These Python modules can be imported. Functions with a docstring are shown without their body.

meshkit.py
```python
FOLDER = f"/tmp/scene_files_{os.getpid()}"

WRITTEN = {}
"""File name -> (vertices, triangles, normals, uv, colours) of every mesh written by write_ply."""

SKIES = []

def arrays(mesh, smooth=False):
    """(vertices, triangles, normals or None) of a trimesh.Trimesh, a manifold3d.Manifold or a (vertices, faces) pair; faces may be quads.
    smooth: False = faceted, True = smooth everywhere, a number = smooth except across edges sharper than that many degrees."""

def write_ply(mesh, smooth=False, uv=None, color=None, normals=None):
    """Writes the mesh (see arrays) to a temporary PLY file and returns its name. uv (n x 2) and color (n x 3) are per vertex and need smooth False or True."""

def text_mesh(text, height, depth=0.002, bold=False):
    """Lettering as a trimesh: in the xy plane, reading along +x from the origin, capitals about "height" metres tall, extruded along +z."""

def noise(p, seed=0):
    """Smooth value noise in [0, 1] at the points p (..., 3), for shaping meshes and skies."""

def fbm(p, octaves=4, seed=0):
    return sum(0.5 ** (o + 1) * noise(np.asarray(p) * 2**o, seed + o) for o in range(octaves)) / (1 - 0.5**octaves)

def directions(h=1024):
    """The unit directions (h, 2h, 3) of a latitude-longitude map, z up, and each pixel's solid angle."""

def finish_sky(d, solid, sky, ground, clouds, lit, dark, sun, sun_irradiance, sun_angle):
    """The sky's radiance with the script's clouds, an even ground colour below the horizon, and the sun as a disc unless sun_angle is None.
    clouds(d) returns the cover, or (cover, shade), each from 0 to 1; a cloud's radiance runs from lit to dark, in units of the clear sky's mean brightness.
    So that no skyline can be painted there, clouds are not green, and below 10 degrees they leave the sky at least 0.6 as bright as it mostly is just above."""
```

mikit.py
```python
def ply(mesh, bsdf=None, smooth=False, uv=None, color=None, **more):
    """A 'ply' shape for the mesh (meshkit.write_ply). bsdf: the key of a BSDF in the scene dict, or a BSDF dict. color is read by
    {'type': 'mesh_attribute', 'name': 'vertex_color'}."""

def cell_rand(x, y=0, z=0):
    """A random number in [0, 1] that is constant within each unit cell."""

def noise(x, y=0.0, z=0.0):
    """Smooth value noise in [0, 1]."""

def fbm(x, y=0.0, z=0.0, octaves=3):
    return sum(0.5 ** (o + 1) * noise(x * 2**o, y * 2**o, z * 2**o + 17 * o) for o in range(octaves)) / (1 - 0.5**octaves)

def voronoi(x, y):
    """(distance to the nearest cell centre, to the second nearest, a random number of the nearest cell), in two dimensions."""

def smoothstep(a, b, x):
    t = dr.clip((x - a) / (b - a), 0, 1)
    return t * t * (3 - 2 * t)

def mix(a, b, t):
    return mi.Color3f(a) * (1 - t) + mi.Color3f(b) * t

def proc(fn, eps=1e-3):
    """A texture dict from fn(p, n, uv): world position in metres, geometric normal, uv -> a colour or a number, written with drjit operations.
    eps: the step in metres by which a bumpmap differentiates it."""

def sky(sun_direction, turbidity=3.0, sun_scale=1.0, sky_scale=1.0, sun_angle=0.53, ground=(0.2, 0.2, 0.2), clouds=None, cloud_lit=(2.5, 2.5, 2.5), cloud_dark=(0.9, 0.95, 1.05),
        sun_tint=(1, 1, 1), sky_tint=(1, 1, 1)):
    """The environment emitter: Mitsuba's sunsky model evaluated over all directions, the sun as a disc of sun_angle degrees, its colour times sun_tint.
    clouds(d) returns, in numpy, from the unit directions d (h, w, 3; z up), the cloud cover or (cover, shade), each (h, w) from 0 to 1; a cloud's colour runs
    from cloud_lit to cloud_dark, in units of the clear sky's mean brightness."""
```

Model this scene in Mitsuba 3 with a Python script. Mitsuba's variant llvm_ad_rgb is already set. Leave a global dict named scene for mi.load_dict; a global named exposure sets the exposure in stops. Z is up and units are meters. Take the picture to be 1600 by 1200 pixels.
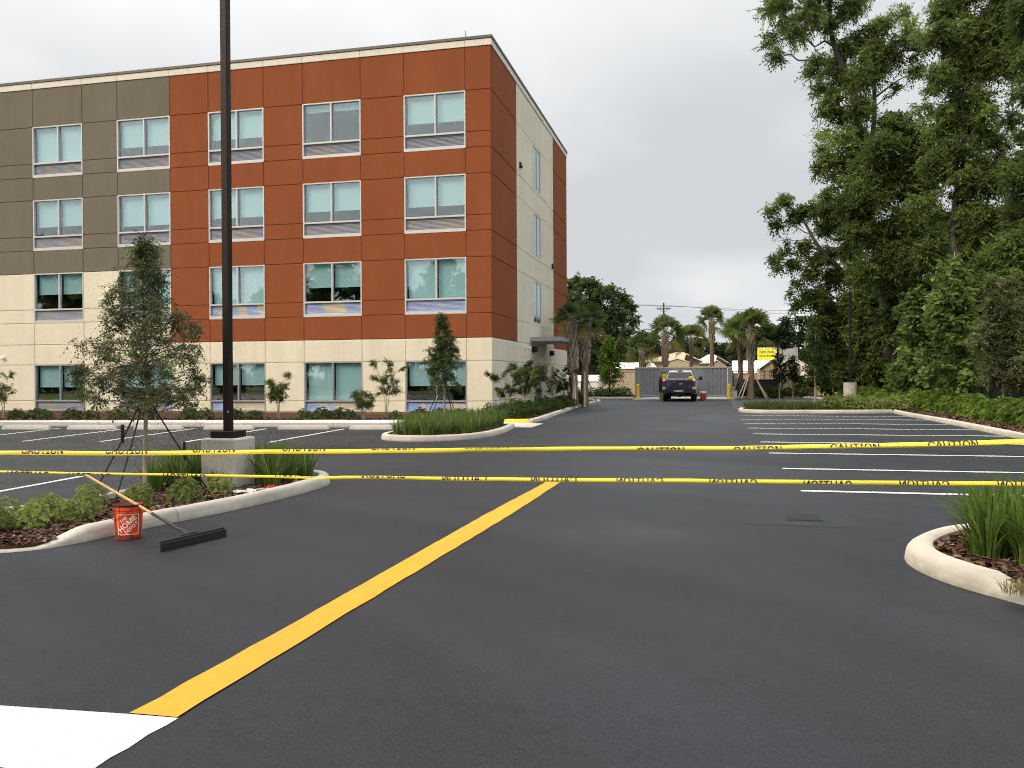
import math, zlib
import numpy as np, trimesh, mitsuba as mi, drjit as dr, mikit, meshkit
from shapely.geometry import Polygon, Point, LineString
from shapely import affinity

scene, labels = {}, {}
# ---------------------------------------------------------------- camera, sky, exposure
CAM_POS = np.array([0.0, 0.0, 1.6])
YAW, PITCH, ROLL = 0.2308, 0.0075, 0.0055
_f = np.array([-math.sin(YAW) * math.cos(PITCH), math.cos(YAW) * math.cos(PITCH), -math.sin(PITCH)])
_r0 = np.array([math.cos(YAW), math.sin(YAW), 0.0])
_u0 = np.cross(_r0, _f)
_r = _r0 * math.cos(ROLL) - _u0 * math.sin(ROLL)
_u = np.cross(_r, _f)
T = mi.ScalarTransform4f
scene['camera'] = {'type': 'perspective', 'fov': math.degrees(2 * math.atan(800 / 1330)), 'fov_axis': 'x', 'near_clip': 0.05, 'far_clip': 900.0,
                   'to_world': T().look_at(origin=CAM_POS.tolist(), target=(CAM_POS + _f).tolist(), up=_u.tolist())}


def overcast(d):
    e = np.clip(d[..., 2], 0, 1)
    q = d / np.maximum(d[..., 2:3] + 0.22, 0.12)
    n = meshkit.fbm(np.stack([q[..., 0] * 0.8, q[..., 1] * 0.8, q[..., 2] * 0 + 3.3], -1), 5, seed=4)
    n2 = meshkit.fbm(np.stack([q[..., 0] * 2.6, q[..., 1] * 1.7, q[..., 2] * 0 + 9.1], -1), 4, seed=9)
    sun = np.array([-0.50, -0.66, 0.60]) / np.linalg.norm([-0.50, -0.66, 0.60])
    glow = np.exp(-np.square(np.arccos(np.clip(d @ sun, -1, 1)) / 0.75))
    shade = 0.97 - 0.80 * mikit_step(e, 0.26, 0.90) - 0.42 * glow + 0.03 * d[..., 0] + 0.46 * (n - 0.5) + 0.30 * (n2 - 0.5)
    return np.ones_like(e), np.clip(shade, 0, 1)


def mikit_step(x, a, b):
    t = np.clip((x - a) / (b - a), 0, 1)
    return t * t * (3 - 2 * t)


scene['sky'] = mikit.sky([-0.50, -0.66, 0.60], turbidity=4, sun_scale=0.27, sun_angle=26, clouds=overcast, cloud_lit=(3.15, 3.12, 3.06), cloud_dark=(1.05, 1.085, 1.12),
                         sun_tint=(1.0, 0.965, 0.90), ground=(0.12, 0.12, 0.11))
exposure = 2.75

# ---------------------------------------------------------------- helpers
KINDS = ('kind', 'label', 'category', 'group')


def numbered(key):
    if key not in used:
        used.add(key)
        return key
    n = 1
    while f'{key}_{n:03d}' in used:
        n += 1
    used.add(f'{key}_{n:03d}')
    return f'{key}_{n:03d}'


used = set()
parts_of = {}


def rng_of(text):
    return np.random.default_rng(zlib.crc32(text.encode()))


def thing(name, label, cat, group=None):
    k = numbered(name)
    labels[k] = {'label': label, 'category': cat}
    if group:
        labels[k]['group'] = group
    parts_of[k] = []
    return k


def put(name, mesh, bsdf, parent=None, smooth=False, color=None, label=None, cat=None, group=None, kind=None, shape=None, **more):
    if isinstance(mesh, (list,)):
        mesh = trimesh.util.concatenate(mesh)
    k = numbered(f'{parent}__{name}' if parent else name)
    scene[k] = dict(shape) if shape is not None else mikit.ply(mesh, bsdf, smooth=smooth, color=color, **more)
    d = {a: b for a, b in (('label', label), ('category', cat), ('group', group), ('kind', kind)) if b}
    if d:
        labels[k] = d
    if parent:
        root = parent.split('__')[0]
        parts_of.setdefault(root, []).append(k)
    return k


def dup(root, matrix, label=None, group=None):
    k = numbered(root.rstrip('0123456789_') if root[-4:-3] == '_' else root)
    src = labels[root]
    labels[k] = {'label': label or src['label'], 'category': src['category']}
    if group or src.get('group'):
        labels[k]['group'] = group or src['group']
    parts_of[k] = []
    if root in scene:
        scene[k] = {**scene[root], 'to_world': matrix @ scene[root].get('to_world', T())}
    for p in parts_of.get(root, []):
        nk = k + p[len(root):]
        scene[nk] = {**scene[p], 'to_world': matrix @ scene[p].get('to_world', T())}
        used.add(nk)
        parts_of[k].append(nk)
    return k


def move(x, y, z=0, rz=0, s=1.0):
    return T().translate([x, y, z]).rotate([0, 0, 1], rz).scale(s)


def box(x0, y0, z0, x1, y1, z1):
    m = trimesh.creation.box((abs(x1 - x0), abs(y1 - y0), abs(z1 - z0)))
    m.apply_translation(((x0 + x1) / 2, (y0 + y1) / 2, (z0 + z1) / 2))
    return m


def cham(x0, y0, z0, x1, y1, z1, c=0.01):
    """A box with all edges chamfered, from the hull of three shrunken boxes."""
    p = []
    for a in range(3):
        e = [c, c, c]
        e[a] = 0
        for sx in (0, 1):
            for sy in (0, 1):
                for sz in (0, 1):
                    p.append(((x1 - e[0]) if sx else (x0 + e[0]), (y1 - e[1]) if sy else (y0 + e[1]), (z1 - e[2]) if sz else (z0 + e[2])))
    return trimesh.convex.convex_hull(np.array(p))


def tube(pts, radii, sides=8, cap=True):
    p = np.asarray(pts, float)
    r = np.broadcast_to(np.asarray(radii, float), (len(p),))
    t = np.gradient(p, axis=0)
    t /= np.linalg.norm(t, axis=1, keepdims=True) + 1e-12
    ref = np.array([0, 0, 1.0]) if abs(t[0, 2]) < 0.9 else np.array([1.0, 0, 0])
    a = np.cross(t, ref)
    a /= np.linalg.norm(a, axis=1, keepdims=True) + 1e-12
    b = np.cross(t, a)
    ang = np.arange(sides) * 2 * np.pi / sides
    v = (p[:, None] + r[:, None, None] * (np.cos(ang)[None, :, None] * a[:, None] + np.sin(ang)[None, :, None] * b[:, None])).reshape(-1, 3)
    i, j = np.meshgrid(np.arange(len(p) - 1), np.arange(sides), indexing='ij')
    q = np.stack([i * sides + j, i * sides + (j + 1) % sides, (i + 1) * sides + (j + 1) % sides, (i + 1) * sides + j], -1).reshape(-1, 4)
    f = np.vstack([q[:, [0, 2, 1]], q[:, [0, 3, 2]]])
    if cap:
        n = len(v)
        v = np.vstack([v, p[:1], p[-1:]])
        j = np.arange(sides)
        f = np.vstack([f, np.stack([j * 0 + n, j, (j + 1) % sides], 1), np.stack([j * 0 + n + 1, (len(p) - 1) * sides + (j + 1) % sides, (len(p) - 1) * sides + j], 1)])
    return trimesh.Trimesh(v, f, process=False)


def lathe(profile, sides=32, center=(0, 0, 0)):
    m = trimesh.creation.revolve(np.asarray(profile, float), sections=sides)
    m.apply_translation(center)
    return m


def extrude(poly, z0, z1):
    m = trimesh.util.concatenate([trimesh.creation.extrude_polygon(q, z1 - z0, engine='earcut') for q in getattr(poly, 'geoms', [poly])])
    m.apply_translation((0, 0, z0))
    return m


def flat(poly, z):
    m = trimesh.util.concatenate([trimesh.creation.extrude_polygon(q, 1.0, engine='earcut') for q in getattr(poly, 'geoms', [poly])])
    keep = (np.abs(m.vertices[m.faces][:, :, 2] - 1.0) < 1e-6).all(1)
    v = m.vertices.copy()
    v[:, 2] = z
    out = trimesh.Trimesh(v, m.faces[keep], process=False)
    out.remove_unreferenced_vertices()
    return out


def wallpoly(poly, y0, y1, along='x'):
    """A polygon in (along, z) extruded to a slab between two depths."""
    m = trimesh.util.concatenate([trimesh.creation.extrude_polygon(q, y1 - y0, engine='earcut') for q in getattr(poly, 'geoms', [poly])])
    v = m.vertices.copy()
    if along == 'x':
        m.vertices = np.stack([v[:, 0], y1 - v[:, 2], v[:, 1]], 1)
    else:
        m.vertices = np.stack([y0 + v[:, 2], v[:, 0], v[:, 1]], 1)
    return m


def smooth_path(pts, step=0.15, closed=False):
    from scipy.interpolate import splprep, splev
    p = np.asarray(pts, float)
    tck, uu = splprep(p.T, s=0, k=min(3, len(p) - 1), per=closed)
    L = np.linalg.norm(np.diff(p, axis=0), axis=1).sum()
    return np.array(splev(np.linspace(0, 1, max(4, int(L / step))), tck)).T


def round_poly(pts, r):
    g = Polygon(pts)
    return g.buffer(-r).buffer(2 * r).buffer(-r, quad_segs=8)


def sweep(path, profile, inward=1.0, height=None, wob=0.004, seed='k'):
    """Sweeps a profile (offset to the left of the path, z) along a path in plan."""
    p = np.asarray(path, float)
    h = np.ones(len(p)) if height is None else np.asarray(height)
    s = np.concatenate([[0], np.cumsum(np.linalg.norm(np.diff(p, axis=0), axis=1))])
    cuts = np.arange(2.1, s[-1] - 0.5, 3.05)
    extra = np.concatenate([cuts + e for e in (-0.011, -0.006, 0.006, 0.011)]) if len(cuts) else np.zeros(0)
    ss = np.sort(np.concatenate([s, extra]))
    cut = np.zeros(len(ss))
    for c in cuts:
        cut[np.abs(ss - c) < 0.0075] = 1
    p = np.stack([np.interp(ss, s, p[:, 0]), np.interp(ss, s, p[:, 1])], 1)
    h = np.interp(ss, s, h) * (1 - 0.12 * cut)
    t = np.gradient(p, ss, axis=0)
    t /= np.linalg.norm(t, axis=1, keepdims=True) + 1e-12
    n = np.stack([-t[:, 1], t[:, 0]], 1) * inward
    pr = np.asarray(profile, float)
    v = np.zeros((len(p), len(pr), 3))
    off = np.where(pr[None, :, :1] < 0.08, pr[None, :, :1] + 0.014 * cut[:, None, None], pr[None, :, :1])
    v[:, :, :2] = p[:, None] + n[:, None] * off
    v[:, :, 2] = pr[None, :, 1] * h[:, None]
    if wob:
        w = meshkit.fbm(v * 3.0, 3, seed=7) - 0.5
        top = pr[None, :, 1] > 0.02
        v[:, :, 2] += w * wob * 3 * top * h[:, None]
        v[:, :, :2] += n[:, None] * (w * wob * 4 * top)[..., None]
    m = len(pr)
    i, j = np.meshgrid(np.arange(len(p) - 1), np.arange(m - 1), indexing='ij')
    q = np.stack([i * m + j, (i + 1) * m + j, (i + 1) * m + j + 1, i * m + j + 1], -1).reshape(-1, 4)
    f = np.vstack([q[:, [0, 1, 2]], q[:, [0, 2, 3]]])
    if inward < 0:
        f = f[:, ::-1]
    caps = []
    for k in (0, len(p) - 1):
        for a in range(1, m - 1):
            caps.append([k * m, k * m + a, k * m + a + 1])
    return trimesh.Trimesh(v.reshape(-1, 3), np.vstack([f, caps]), process=False)


# ---------------------------------------------------------------- materials
def two(b):
    return {'type': 'twosided', 'bsdf': b}


def rgb(c):
    return {'type': 'rgb', 'value': list(c)}


def mat(name, color, rough=0.6, spec=0.5, metallic=0.0, **k):
    scene[name] = two({'type': 'principled', 'base_color': rgb(color) if isinstance(color, (tuple, list)) else color, 'roughness': rough, 'specular': spec, 'metallic': metallic, **k})


def matp(name, fn, rough=0.6, spec=0.5, bump=None, bscale=0.002, eps=1e-3, **k):
    b = {'type': 'principled', 'base_color': mikit.proc(fn), 'roughness': rough, 'specular': spec, **k}
    if bump is not None:
        b = {'type': 'bumpmap', 'arbitrary': mikit.proc(bump, eps=eps), 'scale': bscale, 'bsdf': b}
    scene[name] = two(b)


N, F = mikit.noise, mikit.fbm


def asphalt_col(p, n, uv):
    big = F(p.x * 0.22 + 3, p.y * 0.16, 0.0, 3)
    a = dr.atan2(p.x + 9.0, p.y + 3.0)
    r = dr.sqrt(dr.square(p.x + 9.0) + dr.square(p.y + 3.0))
    streak = F(r * 1.7 + 0.8 * N(p.x * 0.3, p.y * 0.3), a * 2.2, 5.0, 3)
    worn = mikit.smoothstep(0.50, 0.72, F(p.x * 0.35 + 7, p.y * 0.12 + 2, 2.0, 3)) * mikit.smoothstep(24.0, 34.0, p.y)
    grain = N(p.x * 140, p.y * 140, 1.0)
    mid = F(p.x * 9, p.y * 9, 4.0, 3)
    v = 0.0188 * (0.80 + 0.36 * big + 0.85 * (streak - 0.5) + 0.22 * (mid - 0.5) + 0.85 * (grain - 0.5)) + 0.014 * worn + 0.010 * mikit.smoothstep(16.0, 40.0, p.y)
    lap = mikit.smoothstep(0.40, 0.49, dr.abs(r * 0.62 + 0.9 * N(p.x * 0.25, p.y * 0.25, 3.0) - dr.floor(r * 0.62 + 0.9 * N(p.x * 0.25, p.y * 0.25, 3.0)) - 0.5))
    v = v * (1 - 0.10 * lap * F(p.x * 0.6, p.y * 0.6, 6.0, 2))
    spot = mikit.smoothstep(0.88, 0.93, N(p.x * 3.3 + 30, p.y * 3.3, 8.0)) * mikit.smoothstep(0.5, 0.7, N(p.x * 22, p.y * 22, 3.0))
    return mi.Color3f(v * 0.83, v * 1.0, v * 1.28) * (1 - 0.22 * spot)


matp('m_asphalt', asphalt_col, rough=mikit.proc(lambda p, n, uv: 0.46 + 0.20 * F(p.x * 0.5 + 0.4 * p.y, p.y * 0.9, 2.0, 3)), spec=0.32, bump=lambda p, n, uv: F(p.x * 90, p.y * 90, 0.0, 2), bscale=0.0016, eps=2e-3)
matp('m_patch', lambda p, n, uv: mi.Color3f(0.0215, 0.0248, 0.0295) * (0.75 + 0.5 * F(p.x * 5, p.y * 9, 1.0, 4)), rough=0.7, spec=0.3)
matp('m_white_paint', lambda p, n, uv: mi.Color3f(0.63, 0.63, 0.615) * (0.90 + 0.14 * F(p.x * 2.5, p.y * 14, 0.0, 3)) * (1 - 0.22 * mikit.smoothstep(0.66, 0.80, F(p.x * 50, p.y * 50, 1.0, 2))), rough=0.55, spec=0.4)
matp('m_yellow_paint', lambda p, n, uv: mi.Color3f(0.76, 0.315, 0.018) * (0.88 + 0.12 * F(p.x * 22, p.y * 1.2, 0.0, 3) + 0.14 * F(p.x * 5, p.y * 5, 2.0, 3)) * (1 - 0.12 * mikit.smoothstep(0.64, 0.80, F(p.x * 50, p.y * 50, 1.0, 2))), rough=0.5, spec=0.4)


def concrete(base, sc=1.0, dirt=0.35):
    def fn(p, n, uv):
        a = F(p.x * 1.3 * sc, p.y * 1.3 * sc, p.z * 3 * sc, 4)
        b = F(p.x * 14 * sc, p.y * 14 * sc, p.z * 18 * sc, 3)
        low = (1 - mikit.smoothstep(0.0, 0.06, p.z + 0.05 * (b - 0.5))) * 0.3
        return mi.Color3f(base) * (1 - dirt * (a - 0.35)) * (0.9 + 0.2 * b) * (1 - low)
    return fn


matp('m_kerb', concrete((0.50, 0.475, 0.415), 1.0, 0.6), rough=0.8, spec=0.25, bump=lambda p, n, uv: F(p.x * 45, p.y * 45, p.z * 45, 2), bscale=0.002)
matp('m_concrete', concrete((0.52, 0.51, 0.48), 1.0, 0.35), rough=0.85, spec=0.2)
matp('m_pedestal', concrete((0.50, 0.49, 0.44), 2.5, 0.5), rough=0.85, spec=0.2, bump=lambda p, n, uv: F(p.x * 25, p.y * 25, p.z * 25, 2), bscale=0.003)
matp('m_soil', lambda p, n, uv: mi.Color3f(0.055, 0.034, 0.024) * (0.5 + 1.0 * F(p.x * 20, p.y * 20, 0.0, 3)), rough=0.95, spec=0.1, bump=lambda p, n, uv: F(p.x * 30, p.y * 30, 0.0, 3), bscale=0.01)
matp('m_terrain', lambda p, n, uv: mikit.mix((0.075, 0.10, 0.035), (0.16, 0.145, 0.07), F(p.x * 0.3, p.y * 0.3, 0.0, 4)) * (0.7 + 0.6 * N(p.x * 5, p.y * 5)), rough=0.95, spec=0.1)


def stucco(base):
    def fn(p, n, uv):
        a = F(p.x * 0.5, p.y * 0.5, p.z * 0.35 + 5, 3)
        b = F(p.x * 7, p.y * 7, p.z * 7, 3)
        wash = F(p.x * 3.2, p.y * 3.2, p.z * 0.35, 3)
        return mi.Color3f(base) * (0.86 + 0.16 * a + 0.10 * b + 0.16 * (wash - 0.5))
    return fn


def stucco_bump(p, n, uv):
    return F(p.x * 28, p.y * 28, p.z * 28, 2)


matp('m_orange', stucco((0.236, 0.071, 0.027)), rough=0.85, spec=0.2, bump=stucco_bump, bscale=0.004)
matp('m_taupe', stucco((0.155, 0.142, 0.112)), rough=0.85, spec=0.2, bump=stucco_bump, bscale=0.004)
matp('m_cream', stucco((0.665, 0.635, 0.515)), rough=0.85, spec=0.2, bump=stucco_bump, bscale=0.004)
mat('m_band', (0.66, 0.64, 0.57), 0.7, 0.3)
mat('m_coping', (0.085, 0.075, 0.070), 0.45, 0.5)
mat('m_sheath', (0.32, 0.22, 0.16), 0.9, 0.2)
mat('m_frame', (0.52, 0.52, 0.53), 0.4, 0.5, 0.1)
mat('m_frame_grey', (0.36, 0.37, 0.39), 0.35, 0.5, 0.4)
mat('m_blind', (0.70, 0.74, 0.72), 0.8, 0.2)
mat('m_inside', (0.035, 0.045, 0.05), 0.9, 0.1)
scene['m_glass'] = {'type': 'thindielectric', 'int_ior': 2.1, 'specular_transmittance': rgb((0.64, 0.83, 0.88)), 'specular_reflectance': rgb((0.86, 0.98, 1.0))}


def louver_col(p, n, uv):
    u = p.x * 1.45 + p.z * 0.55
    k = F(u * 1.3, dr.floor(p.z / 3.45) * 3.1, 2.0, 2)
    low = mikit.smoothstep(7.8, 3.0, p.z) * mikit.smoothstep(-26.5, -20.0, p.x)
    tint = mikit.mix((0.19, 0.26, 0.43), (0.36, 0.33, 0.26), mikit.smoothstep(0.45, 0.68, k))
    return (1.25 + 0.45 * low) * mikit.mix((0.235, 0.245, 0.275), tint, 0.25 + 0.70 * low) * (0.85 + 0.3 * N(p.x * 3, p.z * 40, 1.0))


matp('m_louver', louver_col, rough=0.45, spec=0.5)
mat('m_bronze', (0.014, 0.010, 0.009), 0.5, 0.25)
mat('m_black', (0.012, 0.012, 0.013), 0.5, 0.4)
mat('m_rubber', (0.018, 0.018, 0.019), 0.75, 0.3)
matp('m_tar', lambda p, n, uv: mi.Color3f(0.016, 0.016, 0.018) * (0.7 + 0.9 * F(p.x * 14, p.y * 14, p.z * 20, 3)), rough=0.5, spec=0.5)
mat('m_grey_metal', (0.36, 0.37, 0.38), 0.45, 0.5, 0.2)
matp('m_corrugated', lambda p, n, uv: mi.Color3f(0.235, 0.248, 0.268) * (0.85 + 0.3 * F(p.x * 2, p.y * 2, p.z * 0.7, 3)), rough=0.5, spec=0.4)
mat('m_white_metal', (0.72, 0.72, 0.70), 0.4, 0.5)
mat('m_bollard', (0.78, 0.55, 0.03), 0.4, 0.5)
matp('m_wood', lambda p, n, uv: mikit.mix((0.62, 0.43, 0.22), (0.42, 0.27, 0.13), F(p.x * 6 + p.y * 6, p.z * 40, p.y * 40, 3)), rough=0.6, spec=0.3)
matp('m_lumber', lambda p, n, uv: mi.Color3f(0.52, 0.45, 0.35) * (0.7 + 0.5 * F(p.x * 30, p.y * 30, p.z * 3, 3)), rough=0.8, spec=0.2)
matp('m_bark', lambda p, n, uv: mikit.mix((0.048, 0.045, 0.038), (0.128, 0.122, 0.105), F(p.x * 9, p.y * 9, p.z * 2.2, 4)), rough=0.9, spec=0.1,
     bump=lambda p, n, uv: F(p.x * 16, p.y * 16, p.z * 4, 3), bscale=0.03, eps=5e-3)
matp('m_pale_bark', lambda p, n, uv: mikit.mix((0.20, 0.18, 0.14), (0.36, 0.33, 0.27), F(p.x * 30, p.y * 30, p.z * 5, 3)), rough=0.9, spec=0.1)
matp('m_palm', lambda p, n, uv: mikit.mix((0.17, 0.115, 0.085), (0.30, 0.23, 0.17), F(p.x * 12, p.y * 12, p.z * 12, 3)), rough=0.9, spec=0.1)
mat('m_boot', (0.40, 0.35, 0.28), 0.9, 0.1)
scene['m_leaf'] = {'type': 'principledthin', 'base_color': {'type': 'mesh_attribute', 'name': 'vertex_color'}, 'roughness': 0.5, 'spec_trans': 0.0, 'diff_trans': 0.95, 'eta': 1.35}
scene['m_chip'] = two({'type': 'principled', 'base_color': {'type': 'mesh_attribute', 'name': 'vertex_color'}, 'roughness': 0.85, 'specular': 0.2})
# ---------------------------------------------------------------- the ground
put('terrain', flat(Polygon([(-320, -60), (320, -60), (320, 420), (-320, 420)]), -0.02), 'm_terrain', kind='structure', label='rough grassy ground beyond the lot')
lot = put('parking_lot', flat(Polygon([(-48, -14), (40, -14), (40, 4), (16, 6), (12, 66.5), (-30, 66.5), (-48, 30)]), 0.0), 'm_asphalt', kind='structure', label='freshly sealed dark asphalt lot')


def strip(pts_l, pts_r, z=0.004):
    return flat(Polygon(list(pts_l) + list(pts_r)[::-1]).buffer(0), z)


def line(a, b, w=0.10, jit=0.004, seed='l'):
    r = rng_of(seed)
    a, b = np.array(a, float), np.array(b, float)
    t = (b - a) / np.linalg.norm(b - a)
    n = np.array([-t[1], t[0]])
    k = max(3, int(np.linalg.norm(b - a) / 0.35))
    s = np.linspace(0, 1, k)[:, None]
    base = a + (b - a) * s
    return strip(base + n * (w / 2 + r.normal(0, jit, (k, 1))), base - n * (w / 2 + r.normal(0, jit, (k, 1))))


put('stop_bar', flat(Polygon([(-9.5, 3.42), (-6.0, 3.44), (-3.43, 3.48), (-2.72, 3.525), (-2.455, 3.535), (-2.458, 3.45), (-2.475, 3.34), (-2.468, 3.20), (-2.482, 3.10), (-2.476, 2.99), (-2.49, 2.90), (-2.95, 2.93), (-3.6, 2.90), (-9.5, 2.86)]), 0.004),
    'm_white_paint', lot, label='wide white stop bar')
yl = [(-2.715, 3.53), (-2.65, 5.82), (-2.605, 8.28), (-2.55, 10.4), (-2.50, 11.6), (-2.48, 12.75)]
yr = [(-2.465, 3.535), (-2.415, 5.38), (-2.345, 7.71), (-2.285, 9.87), (-2.265, 11.4), (-2.255, 12.75)]
YL, YR = smooth_path(yl, 0.2), smooth_path(yr, 0.2)
g = rng_of('yl')
YL[:, 0] += g.normal(0, 0.0035, len(YL))
YR[:, 0] += g.normal(0, 0.0035, len(YR))
put('centre_line', strip(YL, YR, 0.008), 'm_yellow_paint', lot, label='solid yellow centre line')
for i, (xl, y, xr) in enumerate([(1.20, 12.45, 7.9), (1.18, 15.40, 7.9), (1.15, 18.45, 7.6), (1.14, 21.52, 7.45), (1.11, 24.5, 7.42), (1.08, 27.25, 7.45), (1.06, 30.05, 7.45), (1.05, 32.9, 7.42), (1.05, 35.75, 7.4),
                                 (1.12, 44.3, 6.9), (1.1, 47.2, 6.9), (1.1, 50.1, 6.9), (1.1, 53.0, 6.9), (1.1, 55.9, 6.9), (1.1, 58.6, 6.9)]):
    put('stall_line', line((xl, y), (xr, y + 0.03), 0.14, seed=f'r{i}'), 'm_white_paint', lot)
for i, (a, b) in enumerate([((-20.0, 19.4), (-21.10, 24.1)), ((-17.58, 18.75), (-18.66, 24.25)), ((-15.42, 19.0), (-16.35, 24.5)), ((-13.10, 19.15), (-13.94, 24.8)), ((-10.89, 19.5), (-11.36, 25.0)), ((-9.75, 8.0), (-10.19, 12.1))]):
    put('stall_line', line(a, b, 0.10, seed=f'q{i}'), 'm_white_paint', lot)
pg = Point(0.92, 10.1).buffer(1, quad_segs=10)
pg = affinity.scale(pg, 0.64, 0.62)
wob = np.array(pg.exterior.coords)[:-1]
wob[:, 0] = np.sign(wob[:, 0] - 0.92) * np.abs((wob[:, 0] - 0.92) / 0.64) ** 0.28 * 0.60 + 0.92 + rng_of('p').normal(0, 0.012, len(wob))
wob[:, 1] = np.sign(wob[:, 1] - 10.1) * np.abs((wob[:, 1] - 10.1) / 0.62) ** 0.28 * 0.58 + 10.1 + rng_of('p2').normal(0, 0.012, len(wob))
put('patch', flat(Polygon(wob).buffer(0), 0.003), 'm_patch', lot, label='paler square repair patch around the drain grate')
mat('m_grate', (0.021, 0.0225, 0.024), 0.7, 0.3)
put('grate_frame', box(0.80, 9.84, 0.0, 1.20, 10.32, 0.008), 'm_grate', lot)
for k in range(9):
    put('grate_bar', cham(0.825 + k * 0.0405, 9.865, 0.012, 0.850 + k * 0.0405, 10.295, 0.014, 0.002), 'm_grate', lot)

# kerb profile: outer foot, batter, nose, top, inner edge
KP = [(0, -0.02), (0.012, 0.09), (0.03, 0.128), (0.06, 0.148), (0.10, 0.152), (0.14, 0.150), (0.165, 0.135), (0.17, -0.02)]


def kerb(path, label=None, inward=1.0, height=None, prof=KP, m='m_kerb', name='kerb', wob=0.004):
    return put(name, sweep(path, prof, inward, height, wob), m, smooth=40, kind='structure', label=label)


def ramp(n, a, b):
    s = np.linspace(0, 1, n)
    return np.clip(np.minimum(s / a if a else 9, (1 - s) / b if b else 9), 0.02, 1)


def bed(poly, z, name='mulch_bed', m='m_soil', label=None):
    return put(name, extrude(poly, -0.02, z), m, kind='structure', label=label)


CHIP_TONES = np.array([(0.10, 0.055, 0.038), (0.062, 0.033, 0.024), (0.16, 0.10, 0.075), (0.028, 0.018, 0.014), (0.24, 0.185, 0.145)])


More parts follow.
